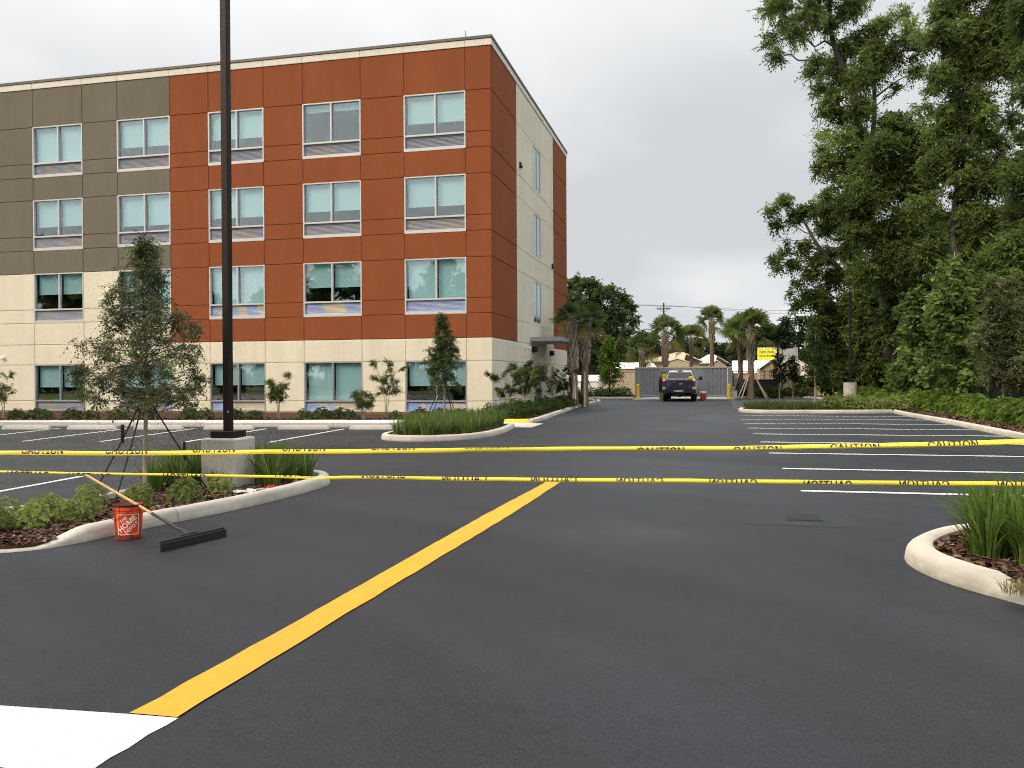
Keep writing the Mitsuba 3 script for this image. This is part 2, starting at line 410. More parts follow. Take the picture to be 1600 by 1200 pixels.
def chips(poly, n, z, size=0.045, seed='c', name='bark_mulch', label='dark brown bark chips'):
    r = rng_of(seed)
    x0, y0, x1, y1 = poly.bounds
    from shapely import contains_xy
    p = np.stack([r.uniform(x0, x1, n * 3), r.uniform(y0, y1, n * 3)], 1)
    p = p[contains_xy(poly, p[:, 0], p[:, 1])][:n]
    k = len(p)
    L = size * r.lognormal(0, 0.35, k)
    W = L * r.uniform(0.3, 0.6, k)
    th = r.uniform(0.004, 0.010, k)
    az, tl, tw = r.uniform(0, 2 * np.pi, k), r.normal(0, 0.22, k), r.normal(0, 0.3, k)
    d = np.stack([np.cos(az) * np.cos(tl), np.sin(az) * np.cos(tl), np.sin(tl)], 1)
    s = np.stack([-np.sin(az), np.cos(az), np.sin(tw)], 1)
    u = np.cross(d, s)
    c = np.stack([p[:, 0], p[:, 1], z + r.uniform(0.0, 0.022, k) + np.abs(np.sin(tl)) * L * 0.4], 1)
    e = lambda a, b, h: c + d * (L * a)[:, None] + s * (W * b)[:, None] + u * (th * h)[:, None]  # noqa: E731
    bow = r.uniform(0.2, 1.6, k)
    v = np.stack([e(-.5, -.3, 0), e(-.42, .34, 0), e(.5, .26, 0), e(.40, -.36, 0), e(-.05, -.48, bow), e(.05, .5, bow), e(-.5, -.3, -1), e(.5, .26, -1)], 1)
    fl = np.array([[0, 4, 5], [0, 5, 1], [4, 3, 2], [4, 2, 5], [6, 4, 0], [6, 3, 4], [7, 3, 2], [6, 7, 3]])
    f = (np.arange(k)[:, None, None] * 8 + fl[None]).reshape(-1, 3)
    col = CHIP_TONES[r.choice(5, k, p=[.38, .28, .18, .11, .05])] * r.uniform(0.7, 1.3, (k, 1))
    put(name, (v.reshape(-1, 3), f), 'm_chip', color=np.repeat(col, 8, 0), kind='stuff', label=label)


# left island (foreground)
isl = [(-9.4, 5.9), (-7.6, 6.05), (-6.5, 6.55), (-6.12, 6.92), (-5.98, 7.6), (-5.86, 8.37), (-5.72, 9.07), (-5.58, 10.25), (-5.56, 11.2), (-5.62, 11.8), (-5.85, 12.3), (-6.3, 12.62), (-6.9, 12.7), (-7.4, 12.1), (-7.58, 11.0), (-7.66, 9.6), (-7.75, 8.6), (-8.3, 7.8), (-9.4, 7.4)]
pa = smooth_path(isl[2:], 0.12)
h = np.ones(len(pa))
dd = np.concatenate([[0], np.cumsum(np.linalg.norm(np.diff(pa, axis=0), axis=1))])
h = np.clip((dd - 0.25) / 0.75, 0.10, 1)
h = h * h * (3 - 2 * h)
h = np.maximum(h, 0.10)
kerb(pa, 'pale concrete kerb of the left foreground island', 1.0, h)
P_left = Polygon(np.vstack([isl[:3], pa])).buffer(0)
bed(P_left.buffer(-0.10), 0.050, label='mulch bed of the left island')
chips(P_left.buffer(-0.085), 11500, 0.052, 0.055, 'cl', label='dark brown bark chips in the left island')

# right foreground island
isr = [(8.3, 5.0), (3.2, 5.9), (2.12, 6.52), (1.93, 6.80), (1.80, 7.02), (1.68, 7.32), (1.61, 7.75), (1.67, 8.2), (1.90, 8.68), (2.25, 9.12), (2.75, 9.42), (3.6, 9.6), (5.2, 9.7), (7.0, 9.72), (8.2, 9.72)]
pb = smooth_path(isr[2:], 0.10)
dd = np.concatenate([[0], np.cumsum(np.linalg.norm(np.diff(pb, axis=0), axis=1))])
h = np.clip((dd - 0.0) / 0.42, 0.16, 1)
h = np.maximum(h * h * (3 - 2 * h), 0.14)
PK = [(0, -0.02), (0.02, 0.08), (0.045, 0.115), (0.085, 0.142), (0.14, 0.150), (0.20, 0.148), (0.23, 0.13), (0.24, -0.02)]
kerb(pb, 'pale rounded concrete kerb of the right foreground island', -1.0, h, PK)
P_right = Polygon(np.vstack([isr[:3], pb, isr[-1:]])).buffer(0)
bed(P_right.buffer(-0.14), 0.085, label='mulch bed of the right foreground island')
chips(P_right.buffer(-0.165).intersection(Polygon([(0, 6.65), (6.5, 6.2), (6.5, 11), (0, 11)])), 10500, 0.088, 0.065, 'cr', label='dark brown bark chips in the right foreground island')

# middle island beside the hotel corner
ism = [(-8.62, 25.4), (-8.68, 23.5), (-8.66, 22.0), (-8.52, 21.1), (-8.2, 20.6), (-7.6, 20.33), (-7.0, 20.42), (-6.4, 20.85), (-5.98, 21.7), (-5.84, 22.8), (-5.86, 24.0), (-6.0, 25.4), (-6.15, 26.55)]
pm = smooth_path(ism, 0.15)
kerb(pm, 'pale concrete kerb of the island at the hotel corner', 1.0)
P_mid = Polygon(np.vstack([pm, [(-8.62, 26.55)]])).buffer(0)
bed(P_mid.buffer(-0.08), 0.11, label='mulch bed of the island at the hotel corner')
chips(P_mid.buffer(-0.15), 3500, 0.112, 0.06, 'cm', label='brown bark chips in the island at the hotel corner')

# pavement in front of the hotel, with its ramp and yellow kerb
fr = lambda x: 26.04 + (x + 9.97) * 0.0842  # noqa: E731  front edge
bk = lambda x: 27.96 + (x + 10.7) * 0.1535  # noqa: E731  back edge
walk = put('pavement', box(-8.95, 26.6, -0.02, -6.2, 28.9, 0.012), 'm_concrete', kind='structure', label='pale concrete pavement in front of the hotel')
xs = np.arange(-40, -8.9, 1.55)
for i in range(len(xs) - 1):
    a, b = xs[i] + 0.008, xs[i + 1] - 0.008
    put('slab', extrude(Polygon([(a, fr(a)), (b, fr(b)), (b - 0.35, bk(b - 0.35)), (a - 0.35, bk(a - 0.35))]), -0.02, 0.148 + 0.002 * (i % 3)), 'm_concrete', walk)
put('ramp_slab', trimesh.convex.convex_hull(np.array([(-6.15, 26.6, 0.006), (-5.62, 26.65, 0.006), (-5.70, 29.0, 0.006), (-7.4, 29.0, 0.05), (-7.4, 26.6, 0.05), (-7.4, 26.6, -0.02), (-5.62, 26.65, -0.02), (-5.7, 29.0, -0.02)])), 'm_concrete', walk)
put('yellow_kerb', sweep(smooth_path([(-7.75, 28.95), (-7.2, 28.95), (-6.6, 28.97), (-6.1, 29.0)], 0.2), KP, 1.0), 'm_bollard', walk, smooth=40, label='yellow painted kerb')
pd = smooth_path([(-6.1, 29.0), (-6.12, 31), (-6.3, 34), (-6.5, 37.8), (-6.8, 43), (-7.0, 49.6), (-6.95, 53.5), (-7.1, 55.3), (-8.0, 56.6), (-10, 57.2), (-16, 57.5)], 0.3)
kerb(pd, 'pale kerb along the drive beside the hotel', 1.0)
P_side = Polygon(np.vstack([[(-8.9, 29.05), (-7.6, 29.05)], pd[1:], [(-16, 54), (-8.9, 54)]])).buffer(0)
bed(P_side.buffer(-0.05), 0.11, label='mulch bed along the side of the hotel')
P_front = Polygon([(-40, bk(-40.3)), (-9.2, bk(-9.2)), (-7.6, 29.0), (-8.85, 29.1), (-8.85, 34.2), (-40, 34.2)])
bed(P_front, 0.10, label='mulch bed along the front of the hotel')
chips(Polygon([(-27, 25.6), (-7.0, 28.3), (-7.0, 30.3), (-27, 27.6)]).intersection(P_front.union(P_side)), 9000, 0.105, 0.075, 'cf', label='brown bark chips along the hotel walls')

# divider island and right-hand bed
pdv = smooth_path([(7.5, 39.0), (6.2, 38.5), (4.5, 38.25), (3.0, 38.1), (2.0, 38.15), (1.35, 38.9), (1.18, 40.0), (1.35, 41.4), (2.2, 42.3), (4.5, 42.6), (7.0, 42.8)], 0.2)
kerb(pdv, 'pale concrete kerb around the divider island between the right stalls', -1.0)
pr1 = smooth_path([(8.2, 9.75), (8.0, 15.0), (7.5, 19.5), (7.42, 23.3), (7.47, 27), (7.5, 31), (7.42, 35.5), (7.45, 38.2), (7.5, 39.0)], 0.3)
kerb(pr1, 'long pale kerb along the right-hand hedge', -1.0)
pr2 = smooth_path([(7.0, 42.8), (7.05, 48), (7.1, 54), (7.05, 60.5), (6.6, 63.6), (5.0, 64.6), (2.2, 63.6), (1.5, 61.5)], 0.3)
kerb(pr2, 'pale kerb curving round the far right stalls', -1.0)
P_div = Polygon(np.vstack([pdv, [(9, 42.8), (9, 39)]])).buffer(0)
bed(P_div.buffer(-0.08), 0.11, label='mulch bed of the divider island')
P_rt = Polygon(np.vstack([pr1, pdv[:1], [(9.0, 39), (9.0, 42.8)], pr2, [(1.5, 69), (30, 69), (40, 8.5)]])).buffer(0)
bed(P_rt.buffer(-0.08), 0.10, label='mulch bed under the right-hand hedge')
chips(Polygon([(7.4, 18), (9.6, 18), (9.2, 38), (7.4, 38)]).intersection(P_rt.buffer(-0.2)), 6000, 0.104, 0.08, 'ch', label='brown bark chips under the right-hand hedge')
pf = smooth_path([(-16, 61.9), (-11, 61.9), (-7, 62.0), (-5.5, 62.0)], 0.4)
kerb(pf, 'pale kerb across the end of the drive', 1.0)
bed(Polygon([(-16, 62.05), (-5.5, 62.1), (-5.5, 72), (-30, 72)]), 0.10, label='planting bed behind the end of the drive')
put('concrete_pad', extrude(Polygon([(-5.45, 60.2), (1.55, 60.9), (1.55, 68.5), (-5.45, 68.5)]), -0.02, 0.035), 'm_concrete', kind='structure', label='pale concrete pad at the enclosure')

# ---------------------------------------------------------------- the hotel
YF, XC, YB = 34.06, -8.83, 52.79
hotel = thing('hotel_building', 'four storey hotel with rust red, taupe and cream stucco walls', 'hotel')
WX = [(-31.2, -28.48), (-26.6, -23.86), (-21.9, -19.18), (-17.3, -14.6), (-12.63, -9.94)]
WZ = [(0.15, 0.63, 2.32), (4.29, 4.92, 6.62), (7.71, 8.36, 10.08), (11.16, 11.81, 13.53)]
G = 0.0085  # half a joint


def panel_front(x0, x1, z0, z1, m):
    c = 0.016
    a, b, z, w = x0 + G, x1 - G, z0 + G, z1 - G
    v = [(a, YF + c, z), (b, YF + c, z), (b, YF + c, w), (a, YF + c, w), (a + c, YF, z + c), (b - c, YF, z + c), (b - c, YF, w - c), (a + c, YF, w - c),
         (a, YF + .1, z), (b, YF + .1, z), (b, YF + .1, w), (a, YF + .1, w)]
    q = [(4, 5, 6, 7), (0, 1, 5, 4), (1, 2, 6, 5), (2, 3, 7, 6), (3, 0, 4, 7), (8, 9, 1, 0), (9, 10, 2, 1), (10, 11, 3, 2), (11, 8, 0, 3)]
    put('panel', (np.array(v), np.array(q)), m, hotel)


def panel_side(y0, y1, z0, z1, m, hole=None):
    c = 0.016
    a, b, z, w = y0 + G, y1 - G, z0 + G, z1 - G
    if hole:
        g = Polygon([(a, z), (b, z), (b, w), (a, w)]).difference(Polygon([(hole[0], hole[2]), (hole[1], hole[2]), (hole[1], hole[3]), (hole[0], hole[3])]))
        put('panel', wallpoly(g, XC - 0.1, XC, 'y'), m, hotel)
        return
    v = [(XC - c, a, z), (XC - c, b, z), (XC - c, b, w), (XC - c, a, w), (XC, a + c, z + c), (XC, b - c, z + c), (XC, b - c, w - c), (XC, a + c, w - c),
         (XC - .1, a, z), (XC - .1, b, z), (XC - .1, b, w), (XC - .1, a, w)]
    q = [(4, 5, 6, 7), (0, 1, 5, 4), (1, 2, 6, 5), (2, 3, 7, 6), (3, 0, 4, 7), (8, 9, 1, 0), (9, 10, 2, 1), (10, 11, 3, 2), (11, 8, 0, 3)]
    put('panel', (np.array(v), np.array(q)), m, hotel)


edges = [-40.0] + [x for w in WX for x in w] + [XC]
full_rows = [0.15, 0.63, 2.32, 3.27, 4.29, 4.92, 6.62, 7.71, 8.36, 10.08, 11.16, 11.81, 13.53, 15.32]
win_rows = [(2.32, 3.27), (3.27, 4.29), (6.62, 7.71), (10.08, 11.16), (13.53, 15.32)]
for i in range(len(edges) - 1):
    x0, x1 = edges[i], edges[i + 1]
    iswin = i % 2 == 1
    for z0, z1 in (win_rows if iswin else zip(full_rows[:-1], full_rows[1:])):
        red = x0 > -23.9
        m = ('m_orange' if z0 > 3.2 else 'm_cream') if red else ('m_taupe' if z0 > 6.6 else 'm_cream')
        panel_front(x0, x1, z0, z1, m)
    put('parapet_band', cham(x0 + 0.006, YF - 0.035, 15.325, x1 - (0.006 if x1 < XC else -0.035), YF + 0.1, 15.60, 0.008), 'm_band', hotel)
SX = [(YF + 0.1, 38.75), (38.75, 48.12), (48.12, YB)]
SW = [(42.5, 44.36, 4.42, 6.55), (42.5, 44.36, 7.86, 10.0), (42.5, 44.36, 11.30, 13.45)]
DOOR = (42.55, 44.45, 0.12, 2.30)
srows = [0.15, 0.63, 2.32, 3.27, 4.29, 6.62, 7.71, 10.08, 11.16, 13.53, 15.32]
for i, (y0, y1) in enumerate(SX):
    for z0, z1 in zip(srows[:-1], srows[1:]):
        m = 'm_cream' if (z0 < 3.2 or i == 1) else 'm_orange'
        hole = None
        if i == 1:
            hole = next((w for w in SW + [DOOR] if w[2] < z1 - 0.05 and w[3] > z0 + 0.05), None)
        panel_side(y0, y1, z0, z1, m, hole)
    put('parapet_band', cham(XC - 0.1, y0 + (0.006 if i else 0.0), 15.325, XC + 0.035, y1 - 0.006, 15.60, 0.008), 'm_band', hotel)
# sheathing behind the joints
g = Polygon([(-40, 0.0), (XC - 0.12, 0.0), (XC - 0.12, 15.32), (-40, 15.32)])
for x0, x1 in WX:
    for z0, zm, z1 in WZ:
        g = g.difference(Polygon([(x0, z0), (x1, z0), (x1, z1), (x0, z1)]))
put('sheathing', wallpoly(g, YF + 0.04, YF + 0.12, 'x'), 'm_sheath', hotel)
g = Polygon([(YF + 0.125, 0.0), (YB - .02, 0.0), (YB - .02, 15.32), (YF + 0.125, 15.32)])
for y0, y1, z0, z1 in SW + [DOOR]:
    g = g.difference(Polygon([(y0, z0), (y1, z0), (y1, z1), (y0, z1)]))
put('sheathing', wallpoly(g, XC - 0.12, XC - 0.04, 'y'), 'm_sheath', hotel)
core = [box(-40, 36.6, 0, -11.2, YB - .1, 15.2), box(-40, YF + .3, 15.0, XC - 0.2, 36.6, 15.25), box(-11.2, 36.6, 15.0, XC - 0.2, YB - 0.1, 15.25)]
for z in (3.2, 6.95, 10.4, 13.85):
    core += [box(-40, YF + 0.32, z, XC - 0.3, 36.6, z + 0.3), box(-11.2, 36.6, z, XC - 0.3, YB - 0.2, z + 0.3)]
core += [box(-40.1, YF + .14, 0, -40, YB, 15.2), box(-40, YB - 0.1, 0, XC - .02, YB, 15.3)]
for xa in (-27.5, -22.9, -18.2, -13.6):
    core.append(box(xa - 0.1 - 0.35, YF + 0.32, 0, xa + 0.1 - 0.35, 36.6, 15.0))
put('room_wall', core, 'm_inside', hotel)
put('coping', [cham(-40.1, YF - 0.075, 15.602, XC + 0.075, YF + 0.35, 15.73, 0.012), cham(XC - 0.35, YF + 0.352, 15.602, XC + 0.075, YB + 0.05, 15.73, 0.012)], 'm_coping', hotel)
put('roof_membrane', box(-40, YF + .36, 15.26, XC - .36, YB - .1, 15.32), 'm_band', hotel)

DROP = {3: [1.0, 0.70, 0.68, 0.16, 0.66], 2: [0.70, 0.80, 0.72, 0.68, 0.70], 1: [0.55, 1.0, 1.0, 0.60, 1.0], 0: [0.60, 0.62, 0.56, 1.0, 0.60]}
for fl, (z0, zm, z1) in enumerate(WZ):
    for wi, (x0, x1) in enumerate(WX):
        w = numbered(hotel + '__window')
        fm = 'm_frame' if fl else 'm_frame_grey'
        yo = YF - (0.012 if fl else 0.004)
        yi = YF + 0.13
        a, b, lo, hi = x0 - 0.009, x1 + 0.009, z0 - (0.009 if fl else 0.0), z1 + 0.009
        xm = (a + b) / 2 + (0.03 if wi != 3 else -0.02)
        s = 0.052
        sill = 0.13 if fl else 0.06
        fr_ = [box(a, yo, lo, a + s, yi, hi), box(b - s, yo, lo, b, yi, hi), box(a + s, yo + .002, hi - s, b - s, yi, hi), box(a + s, yo + .002, lo, b - s, yi, lo + sill),
               box(a + s, yo + .003, zm - 0.035, b - s, yi, zm + 0.035), box(xm - 0.03, yo + .004, zm + 0.035, xm + 0.03, yi, hi - s)]
        put('frame', fr_, fm, w)
        r = rng_of(f'w{fl}{wi}')
        for (u0, u1) in ((a + s, xm - 0.03), (xm + 0.03, b - s)):
            tilt = r.normal(0, 0.0022, 2)
            yg = YF + 0.085
            put('pane', (np.array([(u0, yg + tilt[0] * -1, zm + .035), (u1, yg + tilt[0], zm + .035), (u1, yg + tilt[0] + tilt[1], hi - s), (u0, yg - tilt[0] + tilt[1], hi - s)]), np.array([[0, 1, 2, 3]])), 'm_glass', w)
            hh = (hi - s) - zm
            zb = (hi - s) - hh * DROP[fl][wi]
            yb = YF + 0.24
            e = 0.05 if u0 < xm - .1 else 0.02
            rows = np.linspace(hi - s + 0.04, max(zb, zm - 0.02), 6)
            cols = np.linspace(u0 + e, u1 - 0.02, 7)
            vv = np.array([[(x, yb + 0.006 * math.sin(9 * x + 2 * z), z) for x in cols] for z in rows]).reshape(-1, 3)
            ii, jj = np.meshgrid(np.arange(5), np.arange(6), indexing='ij')
            qd = np.stack([ii * 7 + jj, (ii + 1) * 7 + jj, (ii + 1) * 7 + jj + 1, ii * 7 + jj + 1], -1).reshape(-1, 4)
            bl = trimesh.Trimesh(*meshkit.arrays((vv, qd))[:2], process=False)
            put('blind', [bl, box(cols[0], yb - 0.012, rows[-1] - 0.025, cols[-1], yb + 0.012, rows[-1])], 'm_blind', w)
        nl = 9
        zz = np.linspace(lo + sill + 0.01, zm - 0.045, nl + 1)
        sl = []
        for k in range(nl):
            v = np.array([(a + s, YF + 0.07, zz[k]), (b - s, YF + 0.07, zz[k]), (b - s, YF + 0.11, zz[k + 1] + .006), (a + s, YF + 0.11, zz[k + 1] + .006)])
            sl.append(trimesh.Trimesh(v, [[0, 1, 2], [0, 2, 3]], process=False))
        sl.append(box(a + s, YF + 0.115, lo + sill, b - s, YF + 0.125, zm - 0.035))
        put('louver', sl, 'm_louver', w)
for y0, y1, z0, z1 in SW:
    w = numbered(hotel + '__window')
    s = 0.05
    ym = (y0 + y1) / 2
    put('frame', [box(XC - .1, y0, z0, XC + .004, y0 + s, z1), box(XC - .1, y1 - s, z0, XC + .004, y1, z1), box(XC - .1, y0 + s, z1 - s, XC + .002, y1 - s, z1), box(XC - .1, y0 + s, z0, XC + .002, y1 - s, z0 + s), box(XC - .1, ym - .03, z0 + s, XC + .002, ym + .03, z1 - s)], 'm_frame_grey', w)
    for u0, u1 in ((y0 + s, ym - .03), (ym + .03, y1 - s)):
        put('pane', (np.array([(XC - .02, u0, z0 + s), (XC - .02, u1, z0 + s), (XC - .02, u1, z1 - s), (XC - .02, u0, z1 - s)]), np.array([[0, 1, 2, 3]])), 'm_glass', w)
dr_ = put('door', [box(XC - .09, DOOR[0], .12, XC + .004, DOOR[0] + .06, 2.30), box(XC - .09, DOOR[1] - .06, .12, XC + .004, DOOR[1], 2.30), box(XC - .09, DOOR[0] + .06, 2.22, XC + .002, DOOR[1] - .06, 2.30),
                   box(XC - .08, 43.47, .12, XC - .02, 43.55, 2.22), box(XC - .08, DOOR[0] + .06, .12, XC - .02, 43.47, .36), box(XC - .08, 43.55, .12, XC - .02, DOOR[1] - .06, .36), box(XC - .08, DOOR[0] + .06, 1.02, XC - .02, 43.47, 1.10), box(XC - .08, 43.55, 1.02, XC - .02, DOOR[1] - .06, 1.10)], 'm_frame_grey', hotel)
for u0, u1 in ((DOOR[0] + .06, 43.47), (43.55, DOOR[1] - .06)):
    put('glass', (np.array([(XC - .05, u0, .3), (XC - .05, u1, .3), (XC - .05, u1, 2.22), (XC - .05, u0, 2.22)]), np.array([[0, 1, 2, 3]])), 'm_glass', dr_)
put('handle', tube([(XC + .03, 43.40, .9), (XC + .03, 43.40, 1.25)], .014), 'm_white_metal', dr_)
# canopy over the side door: corrugated deck in a channel frame
can = put('canopy', [box(XC, 41.6, 3.42, XC + 1.55, 41.66, 3.62), box(XC, 45.94, 3.42, XC + 1.55, 46.0, 3.62), box(XC + 1.49, 41.66, 3.42, XC + 1.55, 45.94, 3.62)], 'm_grey_metal', hotel, label='grey metal canopy over the side door')
xx = np.linspace(XC + 0.005, XC + 1.485, 40)
zz = 3.44 + 0.045 * np.sign(np.sin(xx * 2 * np.pi / 0.2))
vv = np.array([[(x, y, z) for y in (41.67, 45.93)] for x, z in zip(xx, zz)]).reshape(-1, 3)
put('deck', (vv, np.array([[2 * k, 2 * k + 1, 2 * k + 3, 2 * k + 2] for k in range(39)])), 'm_grey_metal', can)
put('meter_cabinet', cham(XC, 47.35, 0.75, XC + 0.16, 47.75, 2.25, 0.01), 'm_cream', hotel)
for i, (y, z, lab) in enumerate([(42.15, 3.02, 'black box wall lamp under the canopy at the side door'), (46.9, 2.95, 'black box wall lamp beyond the side door towards the far corner')]):
    k = put('wall_lamp', [cham(XC, y - 0.12, z - 0.16, XC + 0.05, y + 0.12, z + 0.16, 0.008), cham(XC + 0.052, y - 0.10, z - 0.14, XC + 0.24, y + 0.10, z + 0.13, 0.02)], 'm_black', label=lab, cat='wall lamp', group='black lamps on the hotel side wall')
for x, y, z, lab in [(XC, 40.3, 3.05, 'white security camera on the side wall left of the canopy'), (XC, 43.9, 3.22, 'white security camera under the canopy above the door')]:
    put('security_camera', [cham(x, y - .07, z - .05, x + .05, y + .07, z + .07, .01), tube([(x + .05, y, z + .02), (x + .14, y, z - .01)], .02), tube([(x + .10, y - .04, z), (x + .36, y - .10, z - .04)], .05, 12)], 'm_white_metal', label=lab, cat='security camera', smooth=30)
put('security_camera', [cham(-33.0 + .0, YF - .05, 2.62, -32.86, YF, 2.76, .01), trimesh.creation.icosphere(2, 0.085).apply_translation((-32.93, YF - .09, 2.66))], 'm_white_metal', label='white dome camera on the cream front wall at far left', cat='security camera', smooth=30)
for y, z, lab in ((39.4, 11.65, 'small black wall vent beside the upper side window'), (47.6, 7.9, 'small black wall vent right of the middle side window')):
    put('wall_vent', [cham(XC, y - .08, z - .14, XC + .09, y + .08, z + .14, .015), box(XC + .09, y - .06, z - .12, XC + .14, y + .06, z - .02)], 'm_black', label=lab, cat='wall vent')
put('roof_aerial', [tube([(-9.93, 34.2, 15.73), (-9.93, 34.2, 15.93), (-9.97, 34.2, 16.08)], [.022, .016, .008]), box(-9.98, 34.15, 15.73, -9.88, 34.25, 15.75)], 'm_black', label='thin dark aerial on the roof edge near the corner', cat='aerial')
# ---------------------------------------------------------------- objects on the lot
order = ['first', 'second', 'third', 'fourth', 'fifth', 'sixth']
for i, (x, y) in enumerate([(-21.74, 23.35), (-19.5, 23.66), (-17.28, 23.97), (-14.97, 24.3), (-12.56, 24.64), (-10.27, 24.96)]):
    r = rng_of(f'ws{i}')
    v = []
    for sx in (-1, 1):
        for (yy, zz, ins) in ((-.075, 0.0, 0), (.075, 0.0, 0), (-.072, .03, 0), (.072, .03, 0), (-.045, .125, .07), (.045, .125, .07), (-.055, .115, .05), (.055, .115, .05)):
            v.append((sx * (0.83 - ins), yy, zz))
    m = trimesh.convex.convex_hull(np.array(v))
    m.apply_transform(trimesh.transformations.rotation_matrix(math.radians(7.5 + r.normal(0, .6)), [0, 0, 1]))
    m.apply_translation((x, y, 0))
    ws = put('wheel_stop', m, 'm_concrete', label=f'pale concrete wheel stop, {order[i]} from the left along the pavement', cat='wheel stop', group='wheel stops before the hotel')

# foreground lamp post on its concrete pedestal
px_, py_ = -6.80, 11.02
lp = thing('lamp_post', 'tall dark bronze lamp post on a square concrete pedestal in the left island', 'lamp post')
ped = cham(px_ - .275, py_ - .275, 0, px_ + .275, py_ + .275, .76, .022)
ped = ped.subdivide().subdivide().subdivide()
ped.vertices += (meshkit.fbm(np.array(ped.vertices) * 5, 3)[:, None] - .5) * 0.008
put('pedestal', ped, 'm_pedestal', lp, label='square concrete pedestal')
put('base_cover', cham(px_ - .18, py_ - .18, .755, px_ + .18, py_ + .18, .86, .008), 'm_bronze', lp)
put('pole', cham(px_ - .056, py_ - .056, .86, px_ + .056, py_ + .056, 9.2, .012), 'm_bronze', lp)
put('hand_hole_cover', [cham(px_ + .02, py_ - .066, 0.98, px_ + .05, py_ - .052, 1.30, .004)], 'm_bronze', lp)
put('conduit_sticker', cham(px_ + .026, py_ - .0690, 1.12, px_ + .044, py_ - .0663, 1.145, .001), 'm_white_metal', lp)
for s in (-1, 1):
    hd = put('lamp_head', [cham(px_ + s * .07, py_ - .03, 9.05, px_ + s * .35, py_ + .03, 9.12, .008), cham(px_ + s * .35, py_ - .18, 9.02, px_ + s * .95, py_ + .18, 9.13, .03)], 'm_bronze', lp)

# far lamp post in the right-hand hedge, round base
qx, qy = 8.02, 54.0
lp2 = thing('lamp_post', 'thin dark lamp post on a round concrete base behind the right-hand hedge', 'lamp post')
put('pedestal', lathe([(0, 0), (.38, 0), (.385, .9), (.37, 1.17), (.35, 1.19), (0, 1.19)], 28, (qx, qy, 0)), 'm_pedestal', lp2, smooth=35, label='round concrete pedestal')
put('base_cover', cham(qx - .2, qy - .2, 1.19, qx + .2, qy + .2, 1.29, .01), 'm_bronze', lp2)
put('pole', cham(qx - .07, qy - .07, 1.29, qx + .07, qy + .07, 9.75, .012), 'm_bronze', lp2)
put('lamp_head', [cham(qx - .35, qy - .03, 9.68, qx - .07, qy + .03, 9.76, .01), cham(qx - .95, qy - .19, 9.66, qx - .35, qy + .19, 9.80, .03), cham(qx + .07, qy - .03, 9.68, qx + .12, qy + .03, 9.76, .01)], 'm_bronze', lp2)

# bucket
bx, by = -5.735, 7.46


def bucket_col(p, n, uv):
    a = dr.atan2(p.y - by, p.x - bx)
    drip = mikit.smoothstep(0.56, 0.66, F(a * 3.2 + 2.0, p.z * 2.0, 1.0, 3)) * mikit.smoothstep(0.42, 0.50, F(a * 7, p.z * 9, 4.0, 3) + 0.06)
    foot = mikit.smoothstep(0.07, 0.02, p.z + 0.03 * F(a * 5, 0.0, 0.0, 2)) * mikit.smoothstep(-1.6, -1.0, a)
    run = mikit.smoothstep(0.22, 0.08, dr.abs(a + 1.98 + 0.10 * N(p.z * 15))) * mikit.smoothstep(0.32, 0.5, N(a * 24, p.z * 9, 2.0) + 0.22)
    k = dr.minimum(1.0, dr.maximum(dr.maximum(drip * 0.85, foot * 0.8), run * 0.8))
    return mikit.mix((0.62, 0.062, 0.014), (0.035, 0.02, 0.016), k)


matp('m_bucket', bucket_col, rough=0.4, spec=0.5)
bk_ = thing('bucket', 'orange plastic bucket smeared with black sealer beside the left island kerb', 'bucket')
SC = 0.94
prof = [(0, .0), (.125, .0), (.130, .004), (.146, .285), (.152, .287), (.152, .297), (.147, .299), (.148, .316), (.155, .318), (.155, .328), (.149, .330), (.150, .362), (.157, .364), (.157, .372), (.150, .374), (.146, .372), (.143, .30), (.126, .012), (0, .012)]
put('body', lathe(np.array(prof) * SC, 56, (bx, by, 0)), 'm_bucket', bk_, smooth=40)
put('sealer', lathe(np.array([(0, .352), (.1465, .352)]) * SC, 40, (bx, by, 0)), 'm_tar', bk_, label='black sealer filling the bucket')
put('tar_rim', lathe(np.array([(.1455, .350), (.1462, .3745), (.150, .3765), (.1585, .3745), (.1588, .3655), (.151, .352)]) * SC, 56, (bx, by, 0)), 'm_tar', bk_, smooth=50, label='rim caked with black sealer')
hth = np.linspace(0, math.pi, 18)
put('wire_handle', tube([(bx + .162 * SC * math.cos(t + 2.6), by + .162 * SC * math.sin(t + 2.6), .335 - .13 * math.sin(t)) for t in hth], .0035, 6), 'm_black', bk_, smooth=50)
mat('m_label_white', (0.80, 0.76, 0.70), 0.5, 0.4)
mat('m_label_orange', (0.62, 0.052, 0.012), 0.45, 0.4)


def text_flat(text, height, bold=True):
    m = meshkit.text_mesh(text, height, 0.01, bold)
    keep = (m.vertices[m.faces][:, :, 2] > 0.009).all(1)
    t = trimesh.Trimesh(m.vertices, m.faces[keep], process=False)
    t.remove_unreferenced_vertices()
    v = np.array(t.vertices)
    v[:, 2] = 0
    return v, np.array(t.faces)


def on_bucket(v2, lift):
    """(s, t) metres on the wall of the bucket -> world; s = 0 is the logo's centre."""
    a0 = -0.93
    rr = (0.130 + (v2[:, 1] / SC) * 0.0569) * SC + lift
    a = a0 + v2[:, 0] / (0.14 * SC)
    return np.stack([bx + rr * np.cos(a), by + rr * np.sin(a), v2[:, 1]], 1)


def grid_rect(s0, s1, t0, t1, n=12):
    s, t = np.meshgrid(np.linspace(s0, s1, n + 1), np.array([t0, t1]), indexing='ij')
    v = np.stack([s.ravel(), t.ravel()], 1)
    return v, np.array([[2 * k, 2 * k + 2, 2 * k + 3, 2 * k + 1] for k in range(n)])


